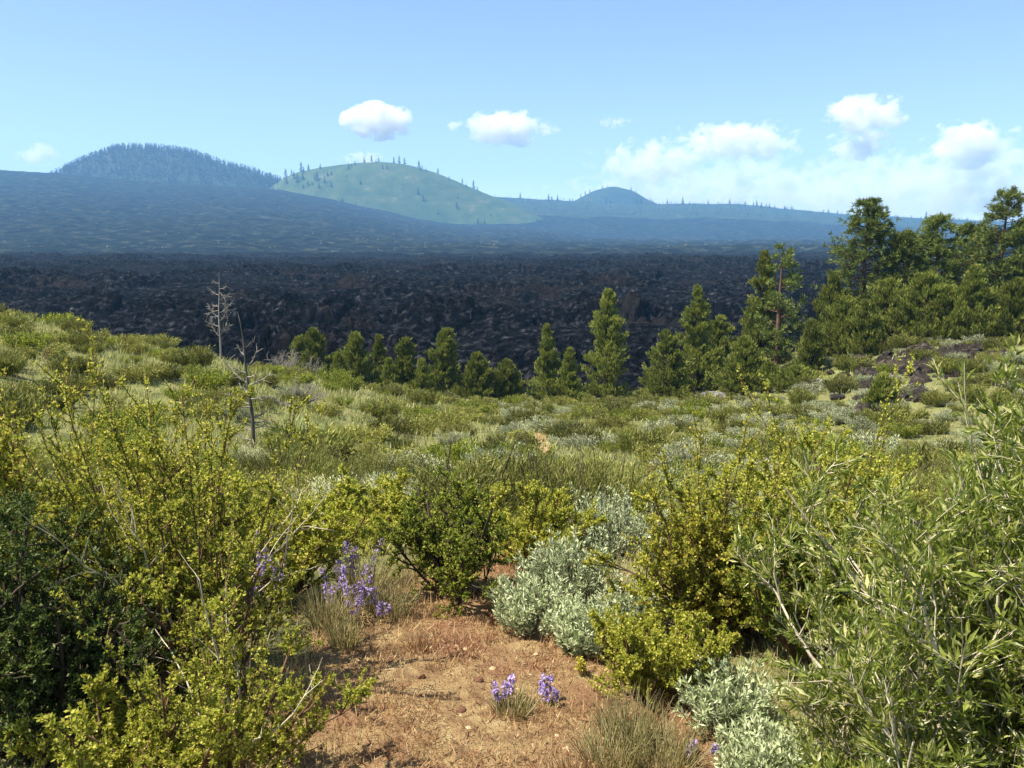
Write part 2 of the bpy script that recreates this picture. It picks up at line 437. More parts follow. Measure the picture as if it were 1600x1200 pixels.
# ------------------------------------------------------------------ far conifers
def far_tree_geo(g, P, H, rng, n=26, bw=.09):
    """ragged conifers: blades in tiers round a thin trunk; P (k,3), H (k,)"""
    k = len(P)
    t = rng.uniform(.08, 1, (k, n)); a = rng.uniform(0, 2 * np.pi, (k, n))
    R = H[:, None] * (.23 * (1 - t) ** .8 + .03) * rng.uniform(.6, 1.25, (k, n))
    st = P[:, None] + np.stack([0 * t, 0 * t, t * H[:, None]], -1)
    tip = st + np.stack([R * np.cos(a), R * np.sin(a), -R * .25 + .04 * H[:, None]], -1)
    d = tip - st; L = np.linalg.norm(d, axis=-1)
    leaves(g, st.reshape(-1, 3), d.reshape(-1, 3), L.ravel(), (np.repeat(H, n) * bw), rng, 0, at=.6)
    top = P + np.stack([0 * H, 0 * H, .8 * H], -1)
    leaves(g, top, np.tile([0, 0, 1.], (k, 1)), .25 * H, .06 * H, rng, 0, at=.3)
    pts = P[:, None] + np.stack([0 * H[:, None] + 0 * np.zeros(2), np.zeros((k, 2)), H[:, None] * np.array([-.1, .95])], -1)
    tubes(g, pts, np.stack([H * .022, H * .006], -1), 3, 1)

r = rng_(21)
proto_far = []
for i in range(6):
    g = Geo(); far_tree_geo(g, np.zeros((1, 3)), np.array([1.0]), r, 110)
    o = g.build('conifer_tree', [M['far_tree'], M['bark_dark']])
    proto_far.append(o)
used_far = set()
def far_tree(P, h, label, group):
    h *= .8
    i = int(r.integers(6))
    if i not in used_far: o = proto_far[i]; used_far.add(i)
    else: o = proto_far[i].copy(); COL.objects.link(o)
    o.location = P; o.scale = (h * r.uniform(.8, 1.2), h, h); o.rotation_euler = (0, 0, r.uniform(0, 6.28))
    tag(o, label, 'tree', group)

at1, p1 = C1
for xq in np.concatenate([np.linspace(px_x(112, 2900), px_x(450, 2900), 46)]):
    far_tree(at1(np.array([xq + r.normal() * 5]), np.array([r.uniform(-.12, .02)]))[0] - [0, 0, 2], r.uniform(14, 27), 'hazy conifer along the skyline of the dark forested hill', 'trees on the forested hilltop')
at2, p2 = C2
for a, h, v in [(445, 22, -.2), (457, 38, -.15), (466, 24, -.15), (480, 40, -.1), (491, 26, -.1), (575, 26, 0), (586, 30, 0), (597, 22, 0), (620, 26, 0), (628, 34, 0), (636, 28, 0), (658, 32, 0), (663, 18, 0), (687, 26, 0), (724, 24, 0), (741, 34, 0), (747, 18, 0),
                (472, 30, -.3), (478, 36, -.38), (486, 30, -.35), (495, 26, -.45), (508, 36, -.4), (512, 30, -.5), (520, 28, -.45), (530, 24, -.5), (462, 26, -.35), (574, 24, -.5), (563, 20, -.2), (612, 20, -.3), (660, 24, -.55), (668, 22, -.6), (718, 28, -.6), (690, 18, -.7), (450, 28, -.45), (440, 24, -.4)]:
    far_tree(at2(np.array([px_x(a, 2760)]), np.array([v]))[0] - [0, 0, 2], h * .95, 'lone hazy conifer on the smooth grassy green hill', 'trees on the grassy hill')
for i in range(34):
    a = r.uniform(440, 560) if i < 22 else r.uniform(560, 840)
    far_tree(at2(np.array([px_x(a, 2760)]), np.array([-r.uniform(.15, .75)]))[0] - [0, 0, 2], r.uniform(12, 24), 'small hazy conifer dotted on the flank of the grassy green hill', 'trees on the flank of the grassy hill')
at3, p3 = C3
for a, h in [(888, 30), (893, 22), (905, 24), (912, 26), (919, 24), (938, 20), (946, 18), (982, 24), (990, 16), (1012, 18)]:
    far_tree(at3(np.array([px_x(a, 3780)]), np.array([-.05]))[0] - [0, 0, 2], h * .95, 'tiny hazy conifer on the small pointed far hill', 'trees on the pointed hill')
for i in range(110):
    a = r.uniform(755, 1620); D = r.uniform(3450, 3600)
    xq = px_x(a, D); far_tree((xq, D, float(terrain_far(xq, D)) - 2), r.uniform(10, 26) if i % 8 else r.uniform(28, 40), 'tiny hazy conifer along the far ridge line', 'trees along the far ridge')
# forest mass and far scrub nobody could count
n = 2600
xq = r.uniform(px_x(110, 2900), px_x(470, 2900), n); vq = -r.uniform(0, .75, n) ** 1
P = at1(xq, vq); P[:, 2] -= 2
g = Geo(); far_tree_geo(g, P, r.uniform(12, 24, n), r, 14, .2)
n = 420
xq = r.uniform(px_x(400, 2760), px_x(560, 2760), n) ; vq = -r.uniform(.2, .75, n)
n = 1500
a = r.uniform(700, 1700, n); D = r.uniform(2900, 3590, n) ; xq = (a - 800) / F * D
P = np.stack([xq, D, terrain_far(xq, D) - 2], -1)
far_tree_geo(g, P, r.uniform(7, 17, n), r, 10, .2)
n = 500
a = r.uniform(380, 800, n); D = r.uniform(2380, 2520, n); xq = (a - 800) / F * D
tag(g.build('forest', [M['far_tree'], M['bark_dark']]), 'dark hazy pine forest covering the far hill and ridge', 'forest', kind='stuff')
# sparse pale and green scrub on the lava slope
n = 3200
a = r.uniform(-60, 1660, n); D = 880 + 1640 * r.uniform(0, 1, n); xq = (a - 800) / F * D
keep = fbm(xq / 160, D / 90, 3) + r.normal(size=n) * .25 > .05
xq, D = xq[keep], D[keep]; n = len(D)
P = np.stack([xq, D, terrain_far(xq, D)], -1)
g = Geo()
for k in range(5):
    leaves(g, P + r.normal(size=(n, 3)) * [1.6, 1.6, .3], r.normal(size=(n, 3)) * [.9, .9, .3] + [0, 0, .8], r.uniform(1.0, 2.8, n), r.uniform(.8, 2.2, n), r, 0)
tag(g.build('scrub', M['scrub']), 'sparse pale scrub dotted over the far lava slope', 'scrub', kind='stuff')

# ------------------------------------------------------------------ woody plants
def curve_stems(rng, start, d0, length, m, bend_up=.3, wob=.15):
    """grow n polylines from start along d0"""
    n = len(start); pts = np.zeros((n, m, 3)); pts[:, 0] = start; d = norm(d0)
    step = (np.asarray(length) / (m - 1)).reshape(-1, 1)
    for i in range(1, m):
        d = norm(d + rng.normal(size=(n, 3)) * wob + np.array([0, 0, bend_up / m]))
        pts[:, i] = pts[:, i - 1] + d * step
    return pts

def along(rng, pts, per, lo=.2, hi=1.):
    """random points on polylines: returns positions, tangents, parameter, index"""
    n, m, _ = pts.shape
    t = rng.uniform(lo, hi, (n, per)); f = t * (m - 1); i = np.minimum(f.astype(int), m - 2); w = (f - i)[..., None]
    k = np.arange(n)[:, None]
    a, b = pts[k, i], pts[k, i + 1]
    return (a * (1 - w) + b * w).reshape(-1, 3), norm(b - a).reshape(-1, 3), t.ravel(), np.repeat(np.arange(n), per)

def shrub_geo(seed, h, rad, n0=14, k1=9, k2=5, nodes=7, lpn=4, leaf=(.012, .020), lw=.42, shoots=0, shoot_h=.4, shoot_r=1., spread=1.0, up=.5, droop=0., stem_r=.008,
              lo=.15, fold=0., lean=(0, 0), along_dir=.45, tip_bias=0.):
    """stems geometry, foliage geometry of a woody shrub of height h and radius rad"""
    rng = rng_(seed); gs, gl = Geo(), Geo()
    a = rng.uniform(0, 2 * np.pi, n0); q = np.sqrt(rng.uniform(0.02, 1, n0)) * spread
    tilt = np.stack([np.cos(a) * q * rad, np.sin(a) * q * rad, h * (1 - .45 * q ** 2) * rng.uniform(.65, 1.0, n0)], -1) + np.array([lean[0], lean[1], 0]) * q[:, None]
    Ls = np.linalg.norm(tilt, axis=1) * 1.0
    st0 = np.stack([np.cos(a) * .12 * rad * q, np.sin(a) * .12 * rad * q, np.full(n0, -.02)], -1)
    S0 = curve_stems(rng, st0, tilt + np.array([0, 0, -.1 * h]), Ls, 10, up, .13)
    tubes(gs, S0, stem_r * np.linspace(1, .35, 10)[None] * rng.uniform(.7, 1.3, (n0, 1)), 5)
    p, tg, t, idx = along(rng, S0, k1, lo, 1)
    d1 = tg * .55 + norm(rng.normal(size=p.shape)) * .8 + [0, 0, .35 - droop]
    L1 = (.42 * (1.15 - .65 * t)) * max(h, rad) * rng.uniform(.4, .85, len(p))
    S1 = curve_stems(rng, p, d1, L1, 6, .35 - droop, .16)
    tubes(gs, S1, stem_r * .42 * np.linspace(1, .4, 6)[None] * np.ones((len(p), 1)), 3)
    p, tg, t2, _ = along(rng, S1, k2, .15, 1)
    d2 = tg * .7 + norm(rng.normal(size=p.shape)) * .8 + [0, 0, .25 - droop]
    L2 = np.repeat(L1, k2) * rng.uniform(.25, .6, len(p))
    S2 = curve_stems(rng, p, d2, L2, 4, .2, .15)
    tubes(gs, S2, stem_r * .22 * np.linspace(1, .5, 4)[None] * np.ones((len(p), 1)), 3)
    sets = [(S2, nodes, .1), (S1, nodes, .35)]
    if shoots:
        b = rng.uniform(0, 2 * np.pi, shoots); qq = np.sqrt(rng.uniform(0, 1, shoots)) * .8
        s0 = np.stack([np.cos(b) * qq * rad * .25, np.sin(b) * qq * rad * .25, np.zeros(shoots)], -1)
        SS = curve_stems(rng, s0, np.stack([np.cos(b) * qq * rad, np.sin(b) * qq * rad, np.full(shoots, h)], -1) * [shoot_r, shoot_r, 1] + rng.normal(size=(shoots, 3)) * .1 * h * shoot_r, h * rng.uniform(.95, 1.0 + shoot_h, shoots), 14, .45, .06)
        tubes(gs, SS, stem_r * .6 * np.linspace(1, .25, 14)[None] * np.ones((shoots, 1)), 4)
        p, tg, t, _ = along(rng, SS, 16, .3, .97)
        ST = curve_stems(rng, p, tg * .6 + norm(rng.normal(size=p.shape)) * .7 + [0, 0, .3], h * rng.uniform(.05, .16, len(p)), 4, .4, .12)
        tubes(gs, ST, np.full((len(p), 4), stem_r * .2), 3)
        sets += [(SS, int(nodes * 5), .3), (ST, nodes, .1)]
    for Sx, nn, l in sets:
        p, tg, t, _ = along(rng, Sx, nn, l, 1)
        P = np.repeat(p, lpn, 0); T = np.repeat(tg, lpn, 0)
        D = T * along_dir + norm(rng.normal(size=P.shape)) + [0, 0, .25]
        leaves(gl, P + rng.normal(size=P.shape) * leaf[0] * .2, D, rng.uniform(leaf[0], leaf[1], len(P)), rng.uniform(leaf[0], leaf[1], len(P)) * lw, rng, 0, fold)
    return gs, gl

def shrub(name, label, cat, px, D, seed, leafm, stemm, h, rad, group=None, x=None, dead=0, **kw):
    xx = px_x(px, D) if x is None else x
    root = empty(name, (xx, D, zg1(xx, D) - .01)); tag(root, label, cat, group)
    gs, gl = shrub_geo(seed, h, rad, **kw)
    gs.build('stems', stemm, root); gl.build('foliage', leafm, root)
    rng = rng_(seed + 900)
    for k in range(dead):                        # bare bleached twigs poking out of the leaves
        a = rng.uniform(0, 6.28); u = np.array([math.cos(a), math.sin(a) * .8 - .35, rng.uniform(.5, 1.6)])
        s0 = np.array([[.2 * rad * u[0], .2 * rad * u[1], h * rng.uniform(.15, .4)]])
        T0 = curve_stems(rng, s0, u[None], np.array([h * rng.uniform(.5, .8)]), 9, .1, .14)
        gd = Geo(); tubes(gd, T0, .0042 * np.linspace(1, .3, 9)[None], 5)
        p, tg, t, _ = along(rng, T0, 5, .4, 1)
        T1 = curve_stems(rng, p, tg + norm(rng.normal(size=p.shape)) * .8, h * rng.uniform(.08, .2, 5), 5, .1, .15)
        tubes(gd, T1, .0018 * np.linspace(1, .4, 5)[None] * np.ones((5, 1)), 3)
        gd.build('dead_twig', M['pale_stem'], root)
    return root

B, BG, BD = M['bitter'], M['bitter_gold'], M['bitter_deep']
br = M['brown_stem']
# -- left foreground
shrub('bitterbrush', 'tall yellow-green bitterbrush with upright leafy shoots, nearest the left of the path', 'bush', 280, 3.1, 1, B, br, 1.0, .48, dead=7, shoot_h=.3, n0=20, k1=11, k2=5, nodes=9, lpn=5, shoots=16, leaf=(.010, .018), stem_r=.009, lw=.55)
shrub('bitterbrush', 'low leafy green bitterbrush at the lower edge, under the tall yellow-green one', 'bush', 305, 2.36, 2, B, br, .70, .32, dead=6, n0=18, k1=11, k2=5, nodes=9, lpn=4, shoots=4, leaf=(.008, .0145), stem_r=.008, lw=.55)
shrub('bitterbrush', 'yellow-topped bitterbrush at the left edge above the dark juniper bush', 'bush', 15, 3.3, 3, BG, br, 1.05, .42, n0=20, k1=12, k2=6, nodes=6, lpn=4, shoots=8, leaf=(.013, .022), lw=.55)
shrub('juniper_bush', 'dark green juniper bush at the left edge in shade', 'bush', 15, 2.65, 4, M['dark_leaf'], M['bark_dark'], 1.0, .30, n0=18, k1=13, k2=6, nodes=8, lpn=4, leaf=(.010, .018), lw=.45, stem_r=.012, droop=.2)
shrub('bitterbrush', 'green bitterbrush in the bottom corner with dark bare lower stems', 'bush', 100, 2.25, 5, B, br, .52, .32, n0=13, k1=10, k2=5, nodes=6, lpn=4, leaf=(.011, .018), lo=.4, stem_r=.008, lw=.55)
shrub('bitterbrush', 'bushy green bitterbrush behind the tall shoots, left of the purple flowers', 'bush', 420, 4.2, 6, B, br, .74, .46, n0=18, k1=12, k2=6, nodes=6, lpn=4, leaf=(.014, .023), lw=.55)
shrub('bitterbrush', 'yellow-green bitterbrush with thin shoots in front of the dead tree', 'bush', 200, 4.9, 7, BG, br, .92, .62, n0=15, k1=10, k2=5, nodes=8, lpn=4, shoots=10, shoot_h=.3, leaf=(.013, .021), lw=.55)
# -- centre
shrub('bitterbrush', 'dense deep green spreading bush at the end of the bare path', 'bush', 705, 4.2, 8, BD, M['bark_dark'], .66, .46, n0=17, k1=12, k2=6, nodes=8, lpn=4, leaf=(.010, .018), stem_r=.013, lw=.55, droop=.1, spread=.95)
shrub('bitterbrush', 'smaller olive bush behind the dense deep green one', 'bush', 825, 5.1, 9, B, br, .66, .36, n0=16, k1=11, k2=5, nodes=6, lpn=4, leaf=(.014, .022), lw=.5)
shrub('bitterbrush', 'bright green bush rising behind the purple flower spikes', 'bush', 575, 6.0, 10, B, br, .64, .5, n0=16, k1=11, k2=5, nodes=6, lpn=4, leaf=(.016, .026), lw=.55)
# -- right
shrub('bitterbrush', 'slim golden bitterbrush standing in for the yellow-lit side of the wide green one', 'bush', 1130, 3.6, 18, BG, br, .88, .24, n0=14, k1=10, k2=5, nodes=7, lpn=4, shoots=6, shoot_h=.2, leaf=(.011, .020), stem_r=.008, lw=.55)  # added bush; its golden leaves paint in the lit top of the wide one
shrub('bitterbrush', 'wide yellow-green bitterbrush right of the path', 'bush', 1200, 3.75, 11, B, br, .86, .48, n0=24, k1=13, k2=6, nodes=8, lpn=4, shoots=5, shoot_h=.2, leaf=(.011, .020), stem_r=.009, lw=.55)
shrub('bitterbrush', 'small fresh green bush beside the path above the pale grass tufts', 'bush', 1030, 3.05, 12, B, br, .45, .27, n0=18, k1=12, k2=6, nodes=8, lpn=4, leaf=(.008, .015), stem_r=.006, lw=.55)
shrub('bitterbrush', 'dark green bush between the wide yellow-green one and the long-leaved one', 'bush', 1300, 3.3, 13, BD, br, .80, .38, dead=6, n0=18, k1=12, k2=6, nodes=7, lpn=4, leaf=(.011, .019), stem_r=.009, lw=.55)
shrub('bitterbrush', 'olive bush rising behind the dark green one on the right', 'bush', 1330, 5.0, 14, B, br, 1.0, .55, n0=17, k1=11, k2=5, nodes=6, lpn=4, shoots=5, leaf=(.014, .023), lw=.55)
# long-leaved shrubs: the same growth with folded lance leaves
shrub('willow_bush', 'tall long-leaved green bush with pale stems filling the right edge', 'bush', 1655, 2.05, 15, M['willow'], M['pale_stem'], 1.36, .43, dead=3, n0=38, k1=14, k2=4, nodes=7, lpn=2, shoots=6, shoot_h=.12, shoot_r=.6, leaf=(.026, .050), lw=.21, stem_r=.0075, fold=.22, up=.8, along_dir=1.1, spread=.95)
shrub('willow_bush', 'lower long-leaved bush with paler leaves beside the small sagebrush', 'bush', 1435, 2.35, 16, M['willow'], M['pale_stem'], .80, .35, n0=22, k1=12, k2=4, nodes=7, lpn=2, leaf=(.020, .038), lw=.2, stem_r=.006, fold=.22, up=.7, along_dir=1.0)
shrub('willow_bush', 'long-leaved bush in the lower corner with dark gaps between its stems', 'bush', 1570, 1.75, 17, M['willow'], M['pale_stem'], .80, .32, n0=20, k1=11, k2=4, nodes=7, lpn=2, leaf=(.025, .045), lw=.21, stem_r=.007, fold=.22, up=.7, along_dir=1.0)

# ------------------------------------------------------------------ sagebrush: upright pale leafy stems
def sage_geo(seed, h, rad, n=160, lpn=3, nodes=12, leaf=(.02, .034), lw=.26):
    rng = rng_(seed); gs, gl = Geo(), Geo()
    a = rng.uniform(0, 2 * np.pi, n); q = np.sqrt(rng.uniform(0, 1, n))
    st = np.stack([np.cos(a) * q * rad * .75, np.sin(a) * q * rad * .75, h * .15 * rng.uniform(0, 1, n)], -1)
    d = np.stack([np.cos(a) * q * .75, np.sin(a) * q * .75, np.ones(n)], -1) + rng.normal(size=(n, 3)) * .2
    L = h * (1 - .35 * q ** 2) * rng.uniform(.55, 1, n)
    S0 = curve_stems(rng, st, d, L, 6, .5, .08)
    tubes(gs, S0, np.linspace(1, .4, 6)[None] * np.full((n, 1), .0028 * (h / .35)), 3)
    m = 9; a2 = rng.uniform(0, 2 * np.pi, m)
    W0 = curve_stems(rng, np.zeros((m, 3)) + [0, 0, -.02], np.stack([np.cos(a2), np.sin(a2), np.full(m, .9)], -1), np.full(m, h * .7), 6, .3, .2)
    tubes(gs, W0, np.linspace(1, .4, 6)[None] * np.full((m, 1), .009 * (h / .35)), 5)
    p, tg, t, _ = along(rng, S0, nodes, .2, 1)
    P = np.repeat(p, lpn, 0); T = np.repeat(tg, lpn, 0)
    D = T * .9 + norm(rng.normal(size=P.shape)) * .8
    leaves(gl, P, D, rng.uniform(leaf[0], leaf[1], len(P)), rng.uniform(leaf[0], leaf[1], len(P)) * lw, rng)
    return gs, gl

def sage(label, px, D, seed, h, rad, mat='sage_pale', **kw):
    xx = px_x(px, D); root = empty('sagebrush', (xx, D, zg1(xx, D))); tag(root, label, 'bush')
    gs, gl = sage_geo(seed, h, rad, **kw)
    gs.build('stems', M['dead_dark'], root); gl.build('foliage', M[mat], root)

sage('pale silver-green sagebrush at the far end of the path, left of two', 838, 3.75, 31, .26, .17)
sage('tall feathery silver-green sagebrush behind the low ones by the path', 892, 4.1, 32, .36, .20, n=190)
sage('low greyish sagebrush with dark base at the path edge, below the feathery one', 925, 3.5, 33, .22, .13)
sage('sagebrush clump half hidden behind the small fresh green bush', 1000, 3.7, 34, .24, .15)
sage('wide grey-green sagebrush behind the feathery one', 965, 5.3, 35, .42, .32, n=230)
sage('grey-green sagebrush uphill of the feathery one near the bare shrub', 915, 6.4, 36, .42, .40, n=220)
sage('small silvery sagebrush in front of the wide yellow-green bitterbrush', 1160, 2.85, 37, .25, .14)
sage('tiny sagebrush tuft showing through the bushes beside the shaded juniper', 75, 2.9, 38, .5, .16)
sage('grey sagebrush below the long-leaved bush near the violet blooms', 1235, 2.5, 39, .20, .14)

# ------------------------------------------------------------------ middle-distance shrubs (copies)
def rabbit_mesh(seed, n, L=1.0, wd=.018, mat='rabbit'):
    """dome of fine upright sprays, about 1 m across and 0.8 m high"""
    rng = rng_(seed); g = Geo()
    nb = 26; a = rng.uniform(0, 2 * np.pi, nb); q = np.sqrt(rng.uniform(0, 1, nb))
    c = np.stack([np.cos(a) * q * .34, np.sin(a) * q * .34, np.zeros(nb)], -1)
    dirs = np.stack([np.cos(a) * q * .75, np.sin(a) * q * .75, np.ones(nb)], -1)
    hh = rng.uniform(.45, .85, nb) * (1 - .25 * q)
    k = rng.integers(0, nb, n)
    t = rng.uniform(.12, 1, n)
    base = c[k] + dirs[k] * (hh[k] * t * .75)[:, None] + rng.normal(size=(n, 3)) * [.055, .055, .03]
    D = norm(dirs[k] * .8 + rng.normal(size=(n, 3)) * .38)
    leaves(g, base, D, rng.uniform(.07, .17, n) * L, wd * rng.uniform(.6, 1.3, n), rng, 0)
    st = curve_stems(rng, c * .3, dirs, hh, 5, .2, .1)
    tubes(g, st, np.linspace(1, .4, 5)[None] * np.full((nb, 1), .008), 3, 1)
    return g.build(mat + '_shape', [M[mat], M['bark_dark']]), g

def scatter_proto(kind, mat, stem, seeds, n, wd, L):
    out = []
    for s in seeds:
        o, _ = rabbit_mesh(s, n, L, wd, mat)
        o.data.materials[1] = stem
        out.append(o.data); bpy.data.objects.remove(o)
    return out

near_rab = scatter_proto('r', 'rabbit', M['bark_dark'], range(50, 54), 17000, .0065, .5)
far_rab = scatter_proto('r', 'rabbit', M['bark_dark'], range(54, 60), 5000, .020, .8)
near_sag = scatter_proto('s', 'sage', M['dead_dark'], range(60, 63), 15000, .008, .35)
far_sag = scatter_proto('s', 'sage', M['dead_dark'], range(63, 68), 5000, .022, .5)
near_bit = scatter_proto('b', 'bitter_deep', M['bark_dark'], range(70, 72), 15000, .011, .25)
far_bit = scatter_proto('b', 'bitter_deep', M['bark_dark'], range(72, 76), 5500, .026, .45)

near_sno = scatter_proto('n', 'snow', M['brown_stem'], range(80, 83), 15000, .010, .28)
far_sno = scatter_proto('n', 'snow', M['brown_stem'], range(83, 87), 5000, .024, .5)
def w_sno(x, y):
    if x > 9 and y > 32: return .5
    return .38 if x < -3 - .06 * y else (.75 if x < 2 else .5)

def zone(x, y):
    if x > 12 and y > 34: return 'on the rocky knoll under the pines'
    if y > 44: return 'at the foot of the juniper row'
    if x < -4 - .08 * y: return 'on the grassy hillside'
    if y < 14: return 'on the near slope just past the bushes'
    if x > 3: return 'on the valley floor below the knoll'
    return 'on the valley floor before the junipers'

r = rng_(99)
placed = []
def try_place(x, y, rad, path=True):
    if y < 6.2 + .25 * abs(x): return False
    if path and y > 22 and y < 33 and abs(x - path_c(y)) < .28 + rad * .8: return False
    if 40 < y < 49.5 and 1330 < 800 + F * x / y < 1545 and r.uniform() < .2: return False
    if (x - px_x(385, 19.3)) ** 2 + (y - 19.3) ** 2 < 1.2: return False
    for (a, b, q) in placed:
        if (a - x) ** 2 + (b - y) ** 2 < (.52 * (q + rad)) ** 2: return False
    placed.append((x, y, rad)); return True

def scatter(name, cat, near, far, count, wfun, smin, smax, labelf, hs=1.0):
    c = 0; tries = 0
    while c < count and tries < 60000:
        tries += 1
        y = 6.0 + 62 * r.uniform() ** .95; x = r.uniform(-.64, .64) * y
        if r.uniform() > wfun(x, y): continue
        s = r.uniform(smin, smax)
        if not try_place(x, y, s * .5): continue
        me = (near if y < 17 else far); me = me[int(r.integers(len(me)))]
        o = bpy.data.objects.new(name, me); COL.objects.link(o)
        o.location = (x, y, zg1(x, y) - .03); o.scale = (s * r.uniform(.9, 1.2), s * r.uniform(.9, 1.2), s * r.uniform(.75, 1.2) * hs)
        o.rotation_euler = (0, 0, r.uniform(0, 6.28))
        z = zone(x, y)
        tag(o, labelf + ' ' + z, cat, name.replace('_', ' ') + ' shrubs ' + z)
        c += 1

def w_rab(x, y):
    if x > 9 and y > 32: return 1.
    hill = x < -3 - .06 * y
    return (.33 if hill else .5) * (.35 + .65 * (perlin(x * .12, y * .12) > -.15))
def w_sag(x, y):
    if x > 9 and y > 32: return 1.
    hill = x < -2
    return (.06 if hill else .45) * (.3 + .7 * (perlin(x * .15 + 8, y * .15) > -.05))
def w_bit(x, y):
    return .4 if y < 52 else .9
scatter('rabbitbrush', 'bush', near_rab, far_rab, 298, w_rab, .6, 1.5, 'rounded olive-green rabbitbrush', .9)
scatter('sagebrush', 'bush', near_sag, far_sag, 298, w_sag, .5, 1.35, 'rounded grey sagebrush', .8)
scatter('bitterbrush', 'bush', near_bit, far_bit, 190, w_bit, .5, 1.3, 'dark green bitterbrush')
scatter('snowberry_bush', 'bush', near_sno, far_sno, 295, w_sno, .45, 1.25, 'fresh yellow-green snowberry bush', .85)

# ------------------------------------------------------------------ grasses (nobody could count them)
r = rng_(123)
n = 230000
y = 5.2 + 62 * r.uniform(size=n) ** 1.0; x = r.uniform(-.66, .66, n) * y
tuft = perlin(x * 2.2, y * 2.2) + .6 * perlin(x * .5, y * .5)
hillw = np.where(x < -2 - .05 * y, 1.0, np.where((x > 10) & (y > 30), .25, .6))
keep = (r.uniform(size=n) < hillw * (.55 + .6 * (tuft > 0))) & ~((y > 24) & (y < 31.5) & (np.abs(x - path_c(y)) < .36) & (r.uniform(size=n) < .9))
x, y = x[keep], y[keep]; n = len(x)
P = np.stack([x, y, zg(x, y) - .01], -1)
Lb = r.uniform(.12, .36, n) * np.interp(y, [5, 12], [.7, 1]) * (.45 + 1.1 * np.clip(tuft[keep] + .2, 0, 1))
g = Geo(); leaves(g, P, np.stack([r.normal(size=n) * .35 + .1, r.normal(size=n) * .35, np.ones(n)], -1), Lb, np.interp(y, [5, 15, 60], [.006, .016, .05]) * r.uniform(.6, 1.4, n), r, 0, at=.35)
tag(g.build('grass', M['grass']), 'pale yellow-green meadow grass over the slope and valley', 'grass', kind='stuff')

n = 90000
y = 1.9 + 3.6 * r.uniform(size=n) ** .9; x = path_c(y) + r.normal(size=n) * path_w(y) * .75
dens = .35 + .65 * (fbm(x * 3, y * 3, 2) + .35 * (np.abs(x - path_c(y)) / path_w(y)) + .25 * (x < -.25) > .05)
keep = r.uniform(size=n) < dens
x, y = x[keep], y[keep]; n = len(x)
P = np.stack([x, y, zg(x, y) + .004], -1)
g = Geo(); leaves(g, P, np.stack([r.normal(size=n) * .6, r.normal(size=n) * .6, np.abs(r.normal(size=n)) * .7 + .25], -1), r.uniform(.008, .034, n) * (1 + 1.1 * (r.uniform(size=n) < .12)), r.uniform(.0020, .0045, n), r, 0, at=.4)
tag(g.build('dry_grass', M['dry']), 'short dry reddish cheatgrass litter covering the path', 'dry grass', kind='stuff')

n = 9000
y = 2.0 + 2.9 * r.uniform(size=n); sd = np.sign(r.normal(size=n)); x = path_c(y) + sd * path_w(y) * (1.0 - np.abs(r.normal(size=n)) * .28)
k_ = perlin(x * 4, y * 4) + .25 * r.normal(size=n) > -.05
x, y = x[k_], y[k_]; n = len(x)
P = np.stack([x, y, zg(x, y)], -1)
g = Geo(); leaves(g, P, np.stack([r.normal(size=n) * .4, r.normal(size=n) * .4, np.ones(n)], -1), r.uniform(.03, .11, n), r.uniform(.002, .0038, n), r, 0, at=.3)
tag(g.build('edge_grass', M['dry_tall']), 'straw-coloured dry grass fringing the path', 'dry grass', kind='stuff')
n = 900
y = 2.3 + 2.2 * r.uniform(size=n); x = path_c(y) + r.normal(size=n) * path_w(y) * .7
a = r.uniform(0, 6.28, n); Lt = .01 + .06 * r.uniform(size=n) ** 3
st = np.stack([x, y, zg(x, y) + .016], -1); dd = np.stack([np.cos(a), np.sin(a), .12 * r.normal(size=n)], -1)
g = Geo(); tubes(g, curve_stems(r, st, dd, Lt, 4, 0, .12), np.full((n, 4), .0011) * r.uniform(.6, 2.0, (n, 1)), 3)
tag(g.build('twig_litter', M['brown_stem']), 'tiny brown twigs littering the dry path', 'litter', kind='stuff')

# undergrowth under and around the near bushes
n = 42000
y = 1.6 + 5.2 * r.uniform(size=n); x = r.uniform(-.75, .75, n) * (y + .8)
keep = (np.abs(x - path_c(y)) > path_w(y) * (.85 + .3 * r.uniform(size=n))) & (r.uniform(size=n) < .4 + .6 * (perlin(x * 3, y * 3) > 0))
x, y = x[keep], y[keep]; n = len(x)
P = np.stack([x, y, zg(x, y) - .005], -1)
g = Geo(); leaves(g, P, np.stack([r.normal(size=n) * .45, r.normal(size=n) * .45, np.ones(n)], -1), r.uniform(.04, .18, n), r.uniform(.002, .005, n), r, 0, at=.3)
tag(g.build('undergrowth', M['grass_tuft']), 'thin dry-green grass growing under the near bushes', 'grass', kind='stuff')

def tuft(label, px, D, seed, n=160, L=.2, rad=.05, mat='grass_tuft', spread=.35):
    rng = rng_(seed); xx = px_x(px, D)
    a = rng.uniform(0, 6.28, n); q = np.sqrt(rng.uniform(0, 1, n)) * rad
    st = np.stack([np.cos(a) * q, np.sin(a) * q, np.full(n, -.005)], -1)
    d = np.stack([np.cos(a) * spread * q / rad, np.sin(a) * spread * q / rad, np.ones(n)], -1) + rng.normal(size=(n, 3)) * .14
    pts = curve_stems(rng, st, d, L * rng.uniform(.5, 1, n), 5, -.25, .06)
    g = Geo(); tubes(g, pts, np.array([.0012, .0014, .0012, .0008, .0003])[None] * np.ones((n, 1)) * rng.uniform(.8, 1.5, (n, 1)), 3)
    o = g.build('grass_tuft', M[mat], None, (xx, D, zg1(xx, D)))
    tag(o, label, 'grass')
tuft('bleached bunchgrass tuft under the large purple flower cluster', 500, 3.75, 1, 240, .24, .07)
tuft('small bunchgrass tuft at the left path edge below the flowers', 525, 3.55, 2, 150, .16, .05)
tuft('pale bunchgrass beneath the small fresh green bush', 1000, 2.75, 3, 260, .20, .08)
